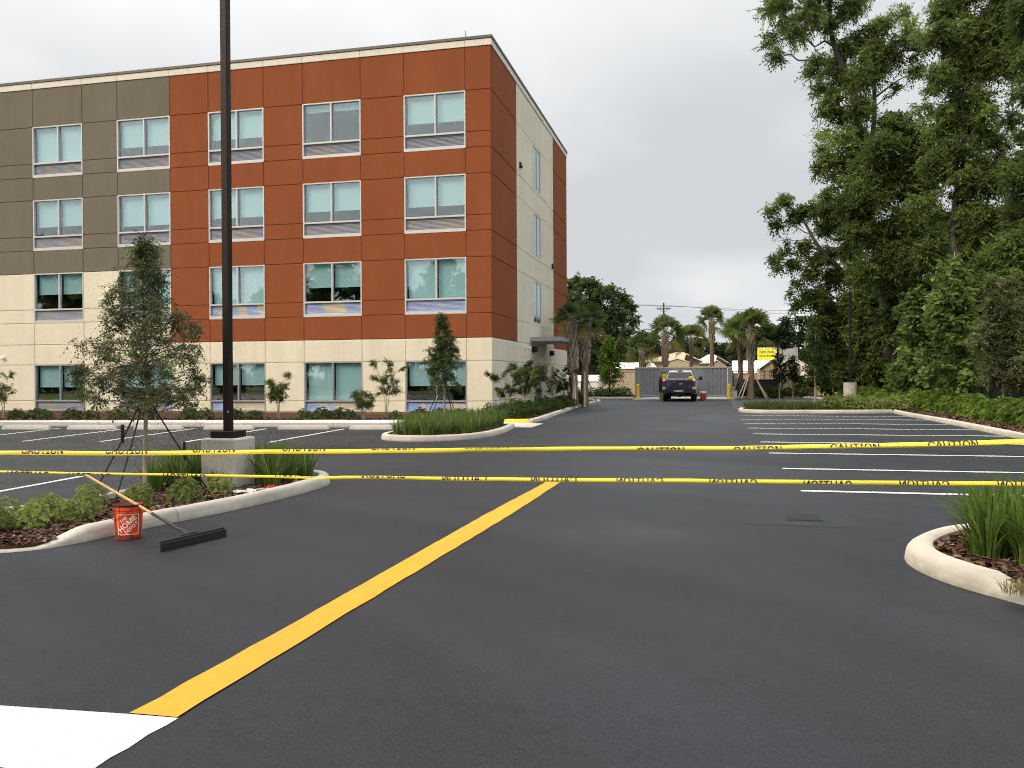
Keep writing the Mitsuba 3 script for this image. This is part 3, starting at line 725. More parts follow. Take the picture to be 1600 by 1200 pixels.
LZ0, LZ1, LH = 0.055, 0.262, 0.105
for s0, s1, t0, t1 in ((-LH, LH, LZ0, LZ0 + .006), (-LH, LH, LZ1 - .006, LZ1), (-LH, -LH + .006, LZ0 + .006, LZ1 - .006), (LH - .006, LH, LZ0 + .006, LZ1 - .006)):
    v, q = grid_rect(s0, s1, t0, t1)
    put('label_border', (on_bucket(v, .0012), q), 'm_label_white', bk_)
v, q = grid_rect(-LH + .006, LH - .006, LZ0 + .006, LZ1 - .006)
put('label', (on_bucket(v, .0008), q), 'm_label_orange', bk_, label='orange square label with slanted white lettering')
ca, sa = math.cos(math.radians(42)), math.sin(math.radians(42))
for txt, hgt, off in (('THE', .030, .052), ('HOME', .052, -.012), ('DEPOT', .034, -.062)):
    v, f = text_flat(txt, hgt)
    v = v[:, :2]
    v[:, 0] -= v[:, 0].mean() * 0 + (v[:, 0].min() + v[:, 0].max()) / 2
    v[:, 1] += off
    w = np.stack([v[:, 0] * ca - v[:, 1] * sa, v[:, 0] * sa + v[:, 1] * ca], 1)
    m = trimesh.Trimesh(np.c_[w, np.zeros(len(w))], f, process=False)
    for nrm, org in (((1, 0, 0), (-LH + .008, 0, 0)), ((-1, 0, 0), (LH - .008, 0, 0)), ((0, 1, 0), (0, -.093, 0)), ((0, -1, 0), (0, .093, 0))):
        m = trimesh.intersections.slice_mesh_plane(m, nrm, org)
    m = m.subdivide()
    w = np.array(m.vertices)[:, :2] + [0, (LZ0 + LZ1) / 2]
    put('lettering', (on_bucket(w, .0017), np.array(m.faces)), 'm_label_white', bk_)

# squeegee leaning on the bucket
sq = thing('squeegee', 'long wooden handled black squeegee leaning on the orange bucket', 'squeegee')
A0, B0 = np.array([-5.02, 6.90, 0.0]), np.array([-4.84, 7.79, 0.0])
A0 = np.array([-4.99, 6.93, 0]); B0 = np.array([-4.83, 7.77, 0])
d = (B0 - A0) / np.linalg.norm(B0 - A0)
nn = np.array([-d[1], d[0], 0])


def along(p0, n_lo, n_hi, z0, z1, s0, s1):
    m = cham(0, n_lo, z0, s1 - s0, n_hi, z1, min(.006, (n_hi - n_lo) / 4))
    M = np.eye(4)
    M[:3, 0], M[:3, 1], M[:3, 3] = d, nn, p0 + d * s0
    m.apply_transform(M)
    return m


LQ = np.linalg.norm(B0 - A0)
put('blade', along(A0, -.012, .006, .0, .075, 0, LQ), 'm_rubber', sq)
put('blade_holder', along(A0, .007, .024, .028, .098, .01, LQ - .01), 'm_tar', sq)
cm = A0 + d * (LQ * .47)
put('bracket', [along(A0, .025, .060, .05, .115, LQ * .47 - .10, LQ * .47 + .10), tube([cm + nn * .05 + [0, 0, .085], cm + nn * .16 + [0, 0, .135]], .021, 10)], 'm_tar', sq, smooth=30)
h0 = cm + nn * .07 + np.array([0, 0, .095])
h1 = np.array([-6.33, 7.56, 0.625])
hm = h0 + (h1 - h0) * .33
put('handle', tube([hm, h1], [.0145, .0135], 12), 'm_wood', sq, smooth=40, label='pale wooden handle')
put('handle_end', tube([h0, hm], [.0150, .0146], 12), 'm_tar', sq, smooth=40, label='tar stained lower end of the handle')

# litter on the mulch
def rag(cx, cy, z, sx, sy, rz, seed, hgt=.05):
    n = 14
    u, v = np.meshgrid(np.linspace(-1, 1, n), np.linspace(-1, 1, n), indexing='ij')
    s = int(zlib.crc32(seed.encode()) % 97)
    q = np.stack([u * 1.7 + s, v * 1.7, u * 0], -1)
    zz = meshkit.fbm(q, 3, seed=s) * hgt * 2
    xo = (meshkit.noise(q * 1.3, seed=s + 1) - .5) * .5
    yo = (meshkit.noise(q * 1.3, seed=s + 2) - .5) * .5
    c_, s_ = math.cos(rz), math.sin(rz)
    x, y = (u + xo) * sx, (v + yo) * sy
    V = np.stack([cx + x * c_ - y * s_, cy + x * s_ + y * c_, z + zz], -1).reshape(-1, 3)
    i, j = np.meshgrid(np.arange(n - 1), np.arange(n - 1), indexing='ij')
    Q = np.stack([i * n + j, (i + 1) * n + j, (i + 1) * n + j + 1, i * n + j + 1], -1).reshape(-1, 4)
    return V, Q


mat('m_pale_plastic', (0.55, 0.58, 0.56), 0.35, 0.5)
mat('m_red_cloth', (0.42, 0.022, 0.02), 0.7, 0.3)
mat('m_beige_cloth', (0.52, 0.42, 0.32), 0.8, 0.2)
put('plastic_bag', rag(-5.90, 9.95, .095, .13, .09, .5, 'bag'), 'm_pale_plastic', smooth=True, label='crumpled pale grey plastic bag on the mulch', cat='plastic bag')
put('glove', rag(-5.80, 10.42, .098, .10, .07, 1.1, 'glo', .05), 'm_red_cloth', smooth=True, label='crumpled red work glove by the island tip', cat='glove')
put('cloth', rag(-5.82, 10.22, .096, .11, .06, .9, 'clo', .04), 'm_beige_cloth', smooth=True, label='crumpled beige cloth between the bag and the red glove', cat='cloth')

# ---------------------------------------------------------------- caution tapes
matp('m_tape', lambda p, n, uv: mi.Color3f(0.80, 0.67, 0.045) * (0.9 + 0.2 * F(p.x * 3.0, p.z * 60, 0.0, 2)), rough=0.32, spec=0.5)


def tape(name, pts, width, words, mirror, label, seed, pinch=None):
    k = thing(name, label, 'caution tape', 'caution tapes across the entrance')
    P = smooth_path(pts, 0.012)
    s = np.concatenate([[0], np.cumsum(np.linalg.norm(np.diff(P, axis=0), axis=1))])
    n = len(P)
    x = P[:, 0]
    nz = lambda f, sd: meshkit.fbm(np.stack([s * f, s * 0 + sd, s * 0], -1), 3, seed=sd) - .5  # noqa: E731
    lean = 0.25 + 1.5 * nz(.75, 3 + seed) + .5 * nz(3.0, 13 + seed)
    wd = width(x) * (1 + .10 * nz(2.2, 8 + seed))
    if pinch is not None:
        wd = wd * (1 - .72 * np.exp(-((x - pinch) / .07) ** 2))
        lean = lean + 1.2 * np.exp(-((x - pinch) / .08) ** 2)
    P[:, 2] += .010 * nz(1.5, 5 + seed)
    t = np.gradient(P, axis=0)
    t /= np.linalg.norm(t, axis=1, keepdims=True)
    nr = np.stack([t[:, 1], -t[:, 0], t[:, 0] * 0], 1)
    up = np.array([0, 0, 1.0])[None] * np.cos(lean)[:, None] + nr * np.sin(lean)[:, None] * -1
    fr_n = np.cross(t, up)

    def at(sv, tv, lift):
        idx = np.interp(sv, s, np.arange(n))
        g = lambda a: np.stack([np.interp(idx, np.arange(n), a[:, c]) for c in range(3)], 1)  # noqa: E731
        w = np.interp(sv, s, wd)
        bowl = .004 * np.cos(np.clip(tv / w, -.5, .5) * np.pi)
        return g(P) + g(up) * tv[:, None] + g(fr_n) * (lift + bowl)[:, None]

    m = 6
    rows = []
    for a in np.linspace(-.5, .5, m):
        rows.append(at(s, wd * a, np.zeros(n)))
    V = np.stack(rows, 1).reshape(-1, 3)
    i, j = np.meshgrid(np.arange(n - 1), np.arange(m - 1), indexing='ij')
    Q = np.stack([i * m + j, (i + 1) * m + j, (i + 1) * m + j + 1, i * m + j + 1], -1).reshape(-1, 4)
    put('ribbon', (V, Q), 'm_tape', k, smooth=True)
    # the part folded away behind, a little lower
    rows = [at(s, wd * (a * .85) - .002, np.full(n, -.006 - .004 * abs(a))) for a in np.linspace(-.5, .5, m)]
    put('folded_edge', (np.stack(rows, 1).reshape(-1, 3), Q), 'm_tape', k, smooth=True)
    tv0, tf0 = text_flat('CAUTION', 0.043)
    L = tv0[:, 0].max()
    for wx, base in words:
        sc_ = np.interp(wx, x, s)
        v = tv0.copy()
        v[:, 0] = (v[:, 0] - L / 2) * (0.255 / L)
        if mirror:
            v[:, 0] *= -1
        v[:, 1] += base + (.006 if base < -.02 else 0)
        w = float(np.interp(sc_, s, wd)) / 2 - .0006
        mm = trimesh.Trimesh(np.c_[v[:, :2], np.zeros(len(v))], tf0, process=False)
        mm = trimesh.intersections.slice_mesh_plane(mm, (0, 1, 0), (0, -w, 0))
        mm = trimesh.intersections.slice_mesh_plane(mm, (0, -1, 0), (0, w, 0))
        if len(mm.faces) < 2:
            continue
        mm = mm.subdivide()
        vv = np.array(mm.vertices)
        f = np.array(mm.faces)
        put('lettering', (at(sc_ + vv[:, 0], vv[:, 1], np.full(len(vv), .0011)), f), 'm_black', k)


U0 = [(-6.4, 3.72, 1.175), (-4.03, 4.13, 1.178), (-2.52, 4.36, 1.187), (-1.08, 4.57, 1.205), (0.29, 4.76, 1.222), (1.59, 4.94, 1.252), (3.6, 5.22, 1.30)]
L0 = [(-6.4, 3.72, 1.10), (-4.03, 4.13, 1.071), (-3.10, 4.30, 1.052), (-1.80, 4.50, 1.041), (-0.38, 4.68, 1.037), (1.59, 4.94, 1.034), (3.6, 5.22, 1.04)]
tape('caution_tape', U0, lambda x: np.interp(x, [-4, -1.6, -.5, .3, 1.6], [.025, .025, .019, .023, .029]),
     [(-3.775, -.004), (-3.275, -.002), (-2.765, .000), (-2.245, .002), (-1.74, .005), (-1.22, .009), (-.72, -.062), (-.275, -.047), (.235, -.046), (.735, -.042), (1.23, -.036), (1.71, -.032)], False,
     'upper yellow caution tape stretched across the entrance, lettering the right way round', 1)
tape('caution_tape', L0, lambda x: np.interp(x, [-4, -3.2, -2.4, -1.6, 1.6], [.012, .013, .015, .018, .021]),
     [(-3.86, -.045), (-3.50, -.047), (-2.95, -.042), (-2.30, .002), (-1.80, -.001), (-1.345, -.026), (-.85, -.030), (-.385, -.036), (.11, -.038), (.60, -.043), (1.09, -.036), (1.58, -.037)], True,
     'lower yellow caution tape seen from the back, lettering mirrored, twisted over the left island tip', 2, pinch=-2.19)

mat('m_cone_orange', (0.70, 0.11, 0.02), 0.5, 0.4)
for x, y, lab in ((-6.45, 3.71, 'orange delineator post holding the left ends of the caution tapes, just outside the picture'), (3.65, 5.23, 'orange delineator post holding the right ends of the caution tapes, just outside the picture')):
    q_ = thing('delineator_post', lab, 'post', 'posts holding the caution tapes')
    put('tube', lathe([(0, .04), (.05, .04), (.05, 1.32), (.03, 1.36), (0, 1.36)], 20, (x, y, 0)), 'm_cone_orange', q_, smooth=35)
    put('rubber_foot', lathe([(0, 0), (.20, 0), (.20, .03), (.16, .06), (.051, .08), (0, .08)], 8, (x, y, 0)), 'm_rubber', q_)

# ---------------------------------------------------------------- enclosure, bollards, truck
EY = 62.0
enc = thing('dumpster_enclosure', 'grey corrugated metal enclosure behind the pickup truck', 'enclosure')


def corrug(x0, x1, y, z0, z1, pitch=.27, dep=.06):
    xs_, k = [], 0
    x = x0
    pts = []
    while x < x1 - 1e-6:
        for fr_, dd_ in ((0, 0), (.42, 0), (.5, dep), (.92, dep)):
            xx_ = min(x + fr_ * pitch, x1)
            pts.append((xx_, y + dd_))
        x += pitch
    pts = np.array(pts)
    v = np.array([[(px, py, z0), (px, py, z1)] for px, py in pts]).reshape(-1, 3)
    q = np.array([[2 * a, 2 * a + 2, 2 * a + 3, 2 * a + 1] for a in range(len(pts) - 1)])
    return v, q


put('corrugated_panel', corrug(-5.06, -3.72, EY, .30, 2.20), 'm_corrugated', enc)
put('flat_panel', [box(-3.70, EY + .01, .30, -2.12, EY + .05, 2.20), box(-2.10, EY + .012, .30, -.40, EY + .05, 2.20)], 'm_corrugated', enc)
put('corrugated_panel', corrug(-.38, 1.02, EY, .30, 2.20), 'm_corrugated', enc)
for x in (-5.14, -3.71, -.39, 1.06):
    put('post', cham(x - .04, EY + .06, 0, x + .04, EY + .15, 2.24, .006), 'm_grey_metal', enc)
put('corner_post', cham(1.035, EY - .02, .18, 1.10, EY + .05, 2.24, .006), 'm_white_metal', enc)
put('top_rail', cham(-5.42, EY - .03, 2.20, 1.40, EY + .16, 2.30, .01), 'm_lumber', enc)
put('side_wall', [box(-5.42, EY + .1, .05, -5.2, EY + 5, 2.2), box(1.13, EY + .1, .05, 1.40, EY + 5, 2.2), box(-5.2, EY + 4.9, .05, 1.13, EY + 5, 2.2), box(-5.42, EY, .05, -5.16, EY + .1, 2.2), box(1.13, EY, .05, 1.40, EY + .1, 2.2)], 'm_corrugated', enc)
put('bottom_rail', [box(-5.06, EY + .02, .22, -.41, EY + .07, .299), box(-.37, EY + .02, .22, 1.02, EY + .07, .299)], 'm_grey_metal', enc)
for x, y, lab in ((-5.13, 61.0, 'yellow bollard at the left end of the enclosure'), (1.17, 61.1, 'yellow bollard at the right end of the enclosure')):
    put('bollard', lathe([(0, 0), (.11, 0), (.11, 1.0), (.095, 1.06), (.05, 1.095), (0, 1.10)], 20, (x, y, .0)), 'm_bollard', smooth=40, label=lab, cat='bollard', group='yellow bollards at the enclosure')
put('utility_box', [cham(1.38, 61.7, .03, 1.72, 62.0, .55, .02), box(1.36, 61.68, .552, 1.74, 62.02, .60)], 'm_concrete', label='small pale utility box beside the right bollard', cat='utility box')

mat('m_car_white', (0.70, 0.70, 0.69), 0.25, 0.5, clearcoat=0.8)
mat('m_navy', (0.010, 0.009, 0.017), 0.3, 0.5, clearcoat=0.6)
mat('m_plastic', (0.020, 0.021, 0.023), 0.55, 0.4)
mat('m_tail_red', (0.16, 0.008, 0.012), 0.2, 0.6, clearcoat=1.0)
mat('m_dark_glass', (0.05, 0.055, 0.06), 0.08, 0.8)
mat('m_decal_red', (0.28, 0.07, 0.06), 0.4, 0.5)
mat('m_decal_blue', (0.07, 0.08, 0.26), 0.4, 0.5)
mat('m_silver', (0.6, 0.6, 0.62), 0.25, 0.5, 0.8)
mat('m_plate', (0.66, 0.68, 0.66), 0.5, 0.4)
TX, TY = -2.09, 56.1
tr = thing('pickup_truck', 'white pickup truck with dark tailgate parked facing the grey enclosure', 'pickup truck')


def tm(m, s=1.07):
    m = trimesh.util.concatenate(m) if isinstance(m, list) else m.copy() if hasattr(m, 'copy') else m
    m.apply_scale(s)
    m.apply_translation((TX, TY, 0))
    return m


def hull(pts):
    return trimesh.convex.convex_hull(np.array(pts, float))


side = Polygon([(.10, .62), (.10, 1.26), (.16, 1.33), (1.95, 1.34), (3.95, 1.26), (5.15, 1.18), (5.55, 1.02), (5.62, .60), (5.45, .42), (.30, .45)])
for cy in (1.08, 4.60):
    side = side.difference(Point(cy, .42).buffer(.50))
bed_cut = box(-.82, .02, .78, .82, 1.93, 1.6)
body = trimesh.creation.extrude_polygon(side, 2.02, engine='earcut')
V = np.array(body.vertices)
body.vertices = np.stack([V[:, 2] - 1.01, V[:, 0], V[:, 1]], 1)
body.fix_normals()
v = np.array(body.vertices)
v[:, 0] *= 1 - .05 * np.clip((v[:, 2] - 1.0) / .35, 0, 1) - .04 * np.clip((.6 - v[:, 2]) / .3, 0, 1)
body.vertices = v
body = trimesh.boolean.difference([body, bed_cut], engine='manifold')
put('body', tm(body), 'm_car_white', tr, smooth=25)
cabm = hull([(-.93, 1.97, 1.30), (.93, 1.97, 1.30), (-.93, 4.15, 1.24), (.93, 4.15, 1.24), (-.70, 2.12, 1.80), (.70, 2.12, 1.80), (-.66, 2.25, 1.885), (.66, 2.25, 1.885), (-.70, 3.35, 1.87), (.70, 3.35, 1.87), (-.72, 3.45, 1.80), (.72, 3.45, 1.80)])
put('cab', tm(cabm), 'm_car_white', tr, smooth=25)
put('rear_window', tm(hull([(-.80, 1.975, 1.38), (.80, 1.975, 1.38), (-.665, 2.085, 1.77), (.665, 2.085, 1.77), (-.80, 2.0, 1.38), (.80, 2.0, 1.38), (-.665, 2.11, 1.77), (.665, 2.11, 1.77)])), 'm_dark_glass', tr)
put('brake_light', tm(cham(-.17, 2.10, 1.825, .17, 2.16, 1.868, .006)), 'm_tail_red', tr)
put('roof_antenna', tm([cham(-.10, 2.7, 1.885, .10, 2.95, 1.94, .02)]), 'm_plastic', tr)
put('tailgate', tm([cham(-.80, .03, .70, .80, .12, 1.30, .03), cham(-.78, .015, .86, .78, .035, .93, .008), cham(-.8, .10, 1.28, .8, .17, 1.335, .012)]), 'm_navy', tr, label='dark navy tailgate')
sw = Polygon([(-.62, 1.02), (-.45, 1.12), (-.10, 1.16), (.15, 1.13), (-.05, 1.20), (-.35, 1.21), (-.58, 1.14)])
put('tailgate_graphic', tm([wallpoly(sw, .022, .028, 'x')]), 'm_decal_red', tr)
put('tailgate_graphic', tm([wallpoly(Polygon([(-.74, .80), (-.60, .82), (-.50, 1.05), (-.60, 1.24), (-.74, 1.22)]), .022, .028, 'x'), wallpoly(Polygon([(.60, .80), (.72, .80), (.74, 1.0), (.64, .98)]), .022, .028, 'x')]), 'm_decal_blue', tr)
put('tailgate_emblem', tm(cham(.02, .012, 1.03, .20, .03, 1.09, .006)), 'm_silver', tr)
put('tailgate_handle', tm(cham(-.14, .008, 1.14, .14, .03, 1.22, .008)), 'm_plastic', tr)
put('bumper', tm([hull([(-1.0, -.12, .52), (1.0, -.12, .52), (-1.0, -.12, .70), (1.0, -.12, .70), (-1.02, .12, .50), (1.02, .12, .50), (-1.02, .12, .73), (1.02, .12, .73)]), box(-.4, -.16, .50, .4, -.12, .56)]), 'm_plastic', tr, smooth=20)
put('bumper_step', tm([box(-.30, -.15, .60, .30, -.121, .68)]), 'm_silver', tr)
put('licence_plate', tm(cham(-.155, -.155, .585, .155, -.152, .675, .001)), 'm_plate', tr)
put('hitch', tm([box(-.05, -.25, .36, .05, .2, .45), box(-.3, -.02, .38, .3, .10, .50), tube([(0, -.22, .45), (0, -.22, .53)], .028)]), 'm_plastic', tr)
put('underbody', tm([box(-.75, .14, .36, .75, 5.3, .50), tube([(.45, .05, .36), (.45, 1.6, .36)], .035), tube([(-.8, 1.08, .40), (.8, 1.08, .40)], .06), trimesh.creation.icosphere(2, .16).apply_translation((0, 1.08, .40))]), 'm_rubber', tr)
for s in (-1, 1):
    put('tail_light', tm(cham(min(s * .80, s * .985), .055, .88, max(s * .80, s * .985), .16, 1.24, .02)), 'm_tail_red', tr)
    put('reverse_light', tm(cham(min(s * .815, s * .975), .05, .77, max(s * .815, s * .975), .14, .872, .01)), 'm_plate', tr)
    mir = put('mirror', tm([cham(min(s * 1.14, s * 1.36), 3.30, 1.27, max(s * 1.14, s * 1.36), 3.46, 1.50, .03), tube([(s * .95, 3.42, 1.32), (s * 1.18, 3.40, 1.34)], .03)]), 'm_plastic', tr)
    sg = [(s * .945, 2.35, 1.36), (s * .945, 3.9, 1.32), (s * .76, 3.35, 1.76), (s * .76, 2.35, 1.78)]
    put('side_window', tm(hull([(a * 1.0, b, c) for a, b, c in sg] + [(a * .97, b, c) for a, b, c in sg])), 'm_dark_glass', tr)
    for wy in (1.08, 4.60):
        wk = numbered(tr + '__wheel')
        prof_t = [(.20, -.14), (.36, -.145), (.40, -.12), (.405, -.06), (.405, .06), (.40, .12), (.36, .145), (.20, .14)]
        ty = lathe(prof_t, 30)
        ty.apply_transform(trimesh.transformations.rotation_matrix(math.pi / 2, [0, 1, 0]))
        ty.apply_translation((s * .84, wy, .40))
        put('tyre', tm(ty), 'm_rubber', wk, smooth=35)
        rm = lathe([(0, .06), (.06, .09), (.19, .05), (.20, .13), (.215, .13), (.215, -.12), (0, -.1)], 24)
        rm.apply_transform(trimesh.transformations.rotation_matrix(s * math.pi / 2, [0, 1, 0]))
        rm.apply_translation((s * .84, wy, .40))
        put('rim', tm(rm), 'm_silver', wk, smooth=35)
# driver's door standing open
put('door', tm([hull([(-1.00, 3.85, .52), (-1.30, 2.95, .52), (-1.02, 3.87, 1.28), (-1.32, 2.97, 1.28), (-1.06, 3.82, .52), (-1.36, 2.92, .52), (-1.08, 3.84, 1.28), (-1.38, 2.94, 1.28)]),
                tube([(-1.30, 2.96, 1.28), (-1.16, 3.02, 1.80), (-.98, 3.55, 1.82), (-1.0, 3.86, 1.28)], .035)]), 'm_plastic', tr, label="driver's door standing open")
mat('m_jug', (0.78, 0.46, 0.03), 0.45, 0.4)
mat('m_jug2', (0.80, 0.66, 0.08), 0.45, 0.4)
for x, y, z, m, lab in ((-.90, .45, 1.335, 'm_jug', 'amber yellow drum standing on the left bed rail of the pickup'), (.72, .30, 1.20, 'm_jug2', 'lemon yellow jug standing at the right end of the tailgate')):
    q_ = thing('jug', lab, 'jug', 'yellow jugs on the pickup')
    b_ = lathe([(0, 0), (.13, 0), (.145, .02), (.15, .10), (.14, .13), (.15, .16), (.15, .25), (.12, .31), (.05, .335), (0, .335)], 20, (x, y, z))
    put('body', tm(b_), m, q_, smooth=35)
    put('cap', tm(lathe([(0, .335), (.05, .335), (.05, .385), (0, .385)], 14, (x, y, z))), 'm_black', q_, smooth=35)
    put('handle', tm(tube([(x + .10, y, z + .28), (x + .13, y, z + .37), (x, y, z + .40)], .014)), m, q_, smooth=35)
mat('m_orange_plastic', (0.68, 0.055, 0.02), 0.4, 0.4)
cb = thing('drinks_cooler', 'orange red drinks cooler with white lid right of the pickup', 'cooler')
put('body', lathe([(0, 0), (.19, 0), (.205, .03), (.225, .42), (0, .42)], 24, (-.62, 60.6, .02)), 'm_orange_plastic', cb, smooth=35)
put('lid', lathe([(0, .42), (.245, .42), (.25, .50), (.22, .54), (0, .55)], 24, (-.62, 60.6, .02)), 'm_white_metal', cb, smooth=35)
put('handle', tube([(-.88, 60.6, .34), (-.90, 60.55, .48), (-.85, 60.5, .60)], .015), 'm_orange_plastic', cb, smooth=35)
put('spout', cham(-.64, 60.32, .07, -.60, 60.40, .12, .01), 'm_white_metal', cb)
mat('m_lime', (0.27, 0.40, 0.06), 0.5, 0.4)
bn = thing('bin', 'lime green open bin standing left of the pickup', 'bin')
bo = hull([(-3.50, 59.6, .02), (-3.02, 59.6, .02), (-3.50, 60.0, .02), (-3.02, 60.0, .02), (-3.54, 59.56, .60), (-2.98, 59.56, .60), (-3.54, 60.04, .60), (-2.98, 60.04, .60)])
put('body', trimesh.boolean.difference([bo, hull([(-3.46, 59.64, .06), (-3.06, 59.64, .06), (-3.46, 59.96, .06), (-3.06, 59.96, .06), (-3.51, 59.6, .7), (-3.01, 59.6, .7), (-3.51, 60.0, .7), (-3.01, 60.0, .7)])], engine='manifold'), 'm_lime', bn)
put('rim', [box(-3.57, 59.53, .585, -2.95, 59.56, .625), box(-3.57, 60.04, .585, -2.95, 60.07, .625), box(-3.57, 59.56, .585, -3.54, 60.04, .625), box(-2.98, 59.56, .585, -2.95, 60.04, .625)], 'm_lime', bn)
br = thing('push_broom', 'pale handled push broom leaning against the right side of the pickup', 'broom')
put('handle', tube([(-.72, 57.6, .06), (-.94, 57.2, 1.22)], .02, 8), 'm_lumber', br)
put('brush_head', cham(-.88, 57.55, 0.03, -.52, 57.66, .10, .01), 'm_black', br)
put('bristles', [hull([(-.87, 57.56, .03), (-.53, 57.56, .03), (-.87, 57.65, .03), (-.53, 57.65, .03), (-.89, 57.53, 0), (-.51, 57.53, 0), (-.89, 57.68, 0), (-.51, 57.68, 0)])], 'm_rubber', br)
CL_A = [(4.2,57.9,25.6,1.31),(5.2,57.9,24.0,1.31),(3.8,57.0,23.2,0.77),(4.0,56.4,21.9,0.64),(6.1,55.7,24.0,1.26),(7.4,56.7,23.5,0.94),(8.5,56.7,24.7,1.11),(6.9,55.6,25.7,1.67),(5.2,55.6,26.3,1.76),(9.4,58.5,26.5,1.32),(8.3,57.5,22.5,0.78),(6.4,56.2,21.3,0.72),(6.1,56.8,20.8,0.51),(7.4,58.4,21.6,0.97),(8.6,58.2,21.8,1.14),(9.5,58.0,23.1,1.13),(9.5,56.7,21.4,1.19),(10.4,57.0,23.4,0.94),(11.4,57.5,24.1,0.95),(11.7,55.7,22.5,1.05),(12.7,57.2,22.3,0.86),(10.5,56.3,21.9,1.19),(11.8,58.1,21.9,1.22),(8.9,55.7,19.9,1.17),(8.1,57.5,20.4,0.95),(6.8,58.1,20.1,0.74),(7.3,56.2,19.0,0.84),(7.3,58.2,18.8,0.79),(8.2,58.1,18.3,0.87),(8.9,55.6,18.1,1.09),(7.2,57.6,17.2,0.87),(7.7,55.5,16.2,0.96),(8.9,57.0,16.7,1.11),(6.9,56.8,15.8,0.68),(7.3,56.1,15.0,0.97),(8.5,56.5,15.2,1.19),(9.6,57.9,16.1,1.0),(10.0,56.4,20.4,0.93),(12.1,55.9,20.1,0.63),(11.3,57.6,19.5,0.74),(6.6,56.8,14.7,0.6),(7.5,57.9,14.0,0.87),(8.2,56.2,13.8,1.1),(7.0,56.5,12.9,0.59)]
CL_B = [(10.4,54.9,16.8,0.83),(10.6,54.0,15.8,1.14),(11.6,54.0,15.5,1.06),(12.5,53.2,15.3,0.92),(9.6,52.5,14.7,1.11),(11.5,55.3,14.7,1.25),(12.4,52.8,14.2,1.19),(9.9,55.0,14.0,1.24),(10.8,53.6,13.0,0.89),(12.3,55.4,13.2,1.25),(8.8,53.7,12.8,1.21),(8.8,55.3,11.6,1.16),(9.4,54.2,10.2,0.98),(8.0,53.2,9.9,0.88),(10.4,54.7,10.6,0.82),(11.7,54.5,11.3,1.07),(12.4,54.6,12.4,0.82),(9.8,53.9,8.6,0.89),(8.7,53.2,7.8,1.04),(12.1,54.4,9.8,1.15),(11.4,52.8,8.1,0.95),(10.3,54.6,7.2,1.07),(11.0,54.4,16.6,0.82),(11.4,53.6,13.8,1.05),(10.6,54.9,12.6,0.99),(9.4,53.1,11.9,0.96),(10.9,53.7,10.8,1.05),(10.2,54.9,9.7,0.99),(11.0,53.6,9.1,0.97),(11.8,54.6,12.5,0.9),(8.9,54.3,14.3,0.98),(8.3,55.3,12.0,0.92),(12.6,55.5,10.9,1.0),(12.8,54.7,9.4,0.99)]
CL_C = [(11.9,48.9,20.7,0.96),(11.3,47.0,18.9,0.71),(12.6,48.6,19.6,1.02),(13.7,49.0,20.5,1.18),(14.2,47.7,19.3,1.15),(15.2,48.2,20.2,1.16),(12.2,47.9,17.9,0.94),(13.6,49.4,18.7,1.11),(14.1,47.5,17.6,1.0),(15.3,47.7,18.1,0.97),(11.2,46.5,16.7,0.8),(12.4,47.8,16.7,0.93),(13.7,48.4,16.6,0.65),(15.6,49.3,17.5,0.82),(12.5,49.3,16.1,0.89),(13.2,47.5,15.7,0.79),(11.3,49.5,15.7,0.82),(11.5,47.1,15.0,0.64),(12.7,49.0,14.9,0.96),(13.4,47.0,14.7,0.78),(10.3,47.7,15.6,0.36),(12.1,46.7,13.1,0.98),(14.0,49.1,14.0,0.85),(12.7,49.0,21.9,1.47),(14.2,46.9,21.0,1.41),(11.6,48.1,12.1,0.94),(12.9,47.3,12.1,1.0),(13.9,48.0,11.3,1.08),(12.5,48.2,10.7,0.8),(13.0,46.8,9.8,0.92),(11.8,49.1,9.9,0.74),(14.1,47.3,9.4,1.0),(13.0,47.8,8.7,0.79),(10.6,46.7,7.8,0.84),(13.5,46.5,7.5,0.91),(11.6,47.1,7.0,0.85),(11.0,47.5,18.9,0.57),(14.2,49.3,19.2,0.96),(15.1,49.2,19.1,0.96),(12.8,47.9,18.9,0.87),(11.8,47.9,18.6,0.65),(12.9,48.5,17.6,0.8),(14.1,49.1,17.5,0.74),(14.3,47.5,16.6,0.71),(13.3,48.9,15.3,0.74),(11.8,47.7,14.3,0.86),(11.2,48.3,16.5,0.51),(13.3,48.7,14.5,0.88),(14.3,48.0,13.2,0.94),(12.0,48.6,13.0,0.95),(13.8,48.6,12.7,0.95),(12.1,46.5,11.8,0.91),(12.7,46.6,11.2,0.84),(14.2,46.9,11.7,0.92),(10.9,47.1,12.4,0.78),(10.6,47.1,10.5,0.85),(14.3,46.6,9.7,0.91),(13.4,47.2,8.7,0.85),(12.5,48.3,9.4,0.87)]
